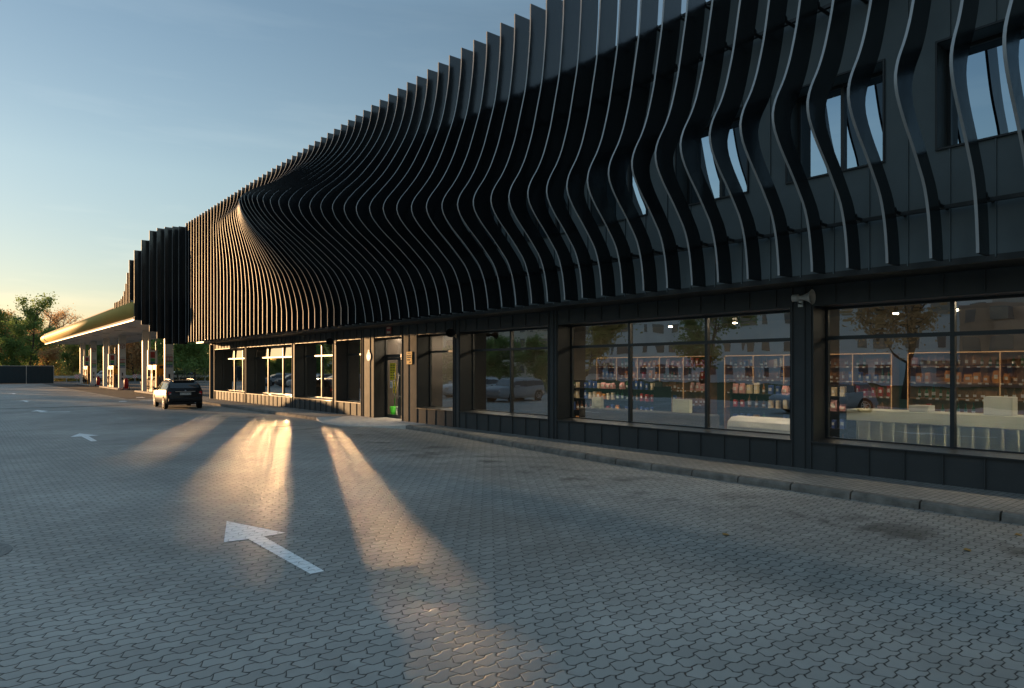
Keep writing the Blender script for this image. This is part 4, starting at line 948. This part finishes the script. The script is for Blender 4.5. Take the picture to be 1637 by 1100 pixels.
# undergrowth along the far kerb
rn = random.Random(5); c = MB(); vs_ = []; fs = []
for _ in range(26000):
    x = rn.uniform(-12, 75); y = 133 + rn.gauss(0, 1.2) - (x > 25) * (min(x, 50) - 25) * .7; z = abs(rn.gauss(0, 1.1)) * (1 + .5 * math.sin(x * .7)) ; s_ = rn.uniform(.15, .45)
    a = Vector((rn.gauss(0, 1), rn.gauss(0, 1), rn.gauss(0, 1))).normalized(); b_ = a.orthogonal().normalized(); c_ = a.cross(b_); q = Vector((x, y, z)); k = len(vs_)
    vs_ += [tuple(q + b_ * s_ * .5), tuple(q + c_ * s_ * .35), tuple(q - b_ * s_ * .5), tuple(q - c_ * s_ * .35)]; fs.append((k, k + 1, k + 2, k + 3))
c.add(vs_, fs); tag(c.build('undergrowth', LO), kind='stuff')
# far wooded horizon
rn = random.Random(9); c = MB(); vs_ = []; fs = []
for _ in range(30000):
    an = rn.uniform(R(-75), R(70)); rad = rn.gauss(330, 18); x = math.sin(an) * rad; y = math.cos(an) * rad; z = abs(rn.gauss(0, .55)) * (9 + 4 * noise.noise(Vector((an * 9, 0, 0)))); s_ = rn.uniform(1.0, 2.6)
    a = Vector((rn.gauss(0, 1), rn.gauss(0, 1), rn.gauss(0, .6))).normalized(); b_ = a.orthogonal().normalized(); c_ = a.cross(b_); q = Vector((x, y, z)); k = len(vs_)
    vs_ += [tuple(q + b_ * s_ * .5), tuple(q + c_ * s_ * .35), tuple(q - b_ * s_ * .5), tuple(q - c_ * s_ * .35)]; fs.append((k, k + 1, k + 2, k + 3))
c.add(vs_, fs); tag(c.build('distant_wood', LG), kind='stuff')
# hedge on the left of the forecourt: keeps the low sun off the paving
for i in range(24):
    y = 44 + i * 4.6
    place_tree(3, -12.5 + .8 * math.sin(i * 2.1), y, .52 + .05 * math.sin(i * 1.7), i * 2.0, 'low bushy tree in the hedge row across the forecourt, mirrored in the shop windows', 'hedge row across the forecourt')
# taller trees that shade the fins to the right of the golden patch
for i, (k, x, y, s_) in enumerate(((3, -24, 126, 1.25), (0, -30, 40, 1.0), (2, -26, 20, 1.05), (1, -34, 60, 1.1), (0, -22, 8, .8))):
    place_tree(k, x, y, s_ * (.72 if i == 0 else 1), i, ['broad bushy tree far across the forecourt', 'green tree before the apartment blocks', 'bare-topped tree before the apartment blocks', 'olive tree before the apartment blocks', 'smaller green tree nearest the camera across the forecourt'][i] + ', mirrored in the windows', 'trees across the road')

# ------------------------------------------------------------ apartment blocks across the road (mirrored in the glass)
def block(x, y, w, d, h, rz, m, lab, floors):
    r = empty('apartment_block', (x, y, 0), rz, label=lab, cat='apartment block', group='apartment blocks across the road')
    b = MB(); b.box((-w / 2, -d / 2, 0), (w / 2, d / 2, h)); b.box((-w / 2 + 3, -d / 2 - 1.2, 3), (-w / 2 + 7, -d / 2 + .01, h - 2)); b.box((w / 2 - 8, -d / 2 - 1.2, 3), (w / 2 - 4, -d / 2 + .01, h - 2)); b.build('wall', m, r)
    b = MB(); b.box((-w / 2 + 2, -d / 4, h), (w / 2 - 2, d / 4, h + 2)); b.build('roof', M['concrete'], r)
    g_ = MB(); fh = h / floors
    for k in range(floors):
        xx = -w / 2 + 1
        while xx < w / 2 - 2:
            g_.box((xx, -d / 2 - 1.26 if (3 - w / 2 < xx < 6 - w / 2 or w / 2 - 8 < xx < w / 2 - 5) else -d / 2 - .06, k * fh + 1.1), (xx + 1.5, -d / 2 - .0 , k * fh + 2.5)); xx += 3.1
    o = g_.build('window_grid', M['block_window'], r); o['kind'] = 'stuff'
M['block_window'] = mat('block_window', (.10, .12, .15), .1, spec=1.0)
wb = mat('block_beige', (.66, .58, .50), .8, var=.1, scale=.2); wb2 = mat('block_grey', (.64, .66, .70), .8, var=.1, scale=.2); wb3 = mat('block_brick', (.42, .27, .20), .8, var=.2, scale=.3)
block(-53, 146.5, 18, 26, 24, R(62), wb2, 'grey apartment block farthest along the road', 8)
block(-64, 112, 40, 16, 19, R(78), wb, 'long beige apartment block', 7)
block(-70, 57, 62, 16, 10.5, R(86), wb2, 'long pale grey apartment block', 3)
block(-66, 10, 34, 16, 9, R(95), wb3, 'brown brick apartment block nearest the camera', 3)
block(-70, -38, 40, 16, 11, R(100), wb, 'lower beige apartment block behind the camera', 5)
# fallen leaves by the kerb
lf = mat('fallen_leaf_surface', (.35, .20, .06), .7)
rn = random.Random(2)
for k, (x, y) in enumerate(((8.9, 2.75), (10.2, 2.6), (7.4, 4.9))):
    b = MB(); b.add([(0, -.05, .003), (.035, -.01, .012), (.06, .03, .004), (.01, .045, .02), (-.045, .02, .006), (-.04, -.03, .014)], [(0, 1, 3), (1, 2, 3), (0, 3, 4), (0, 4, 5)])
    o = b.build('fallen_leaf', lf); o.location = (x, y, .004); o.rotation_euler = (0, 0, rn.uniform(0, 6))
    tag(o, ['yellow fallen leaf on the paving at the right edge', 'yellow leaf lying against the kerb at the right', 'small leaf on the paving right of the middle', 'leaf before the kerb under the widest window', 'pale leaf on the open paving', 'leaf before the kerb left of the widest window'][k], 'leaf', 'fallen leaves on the paving')
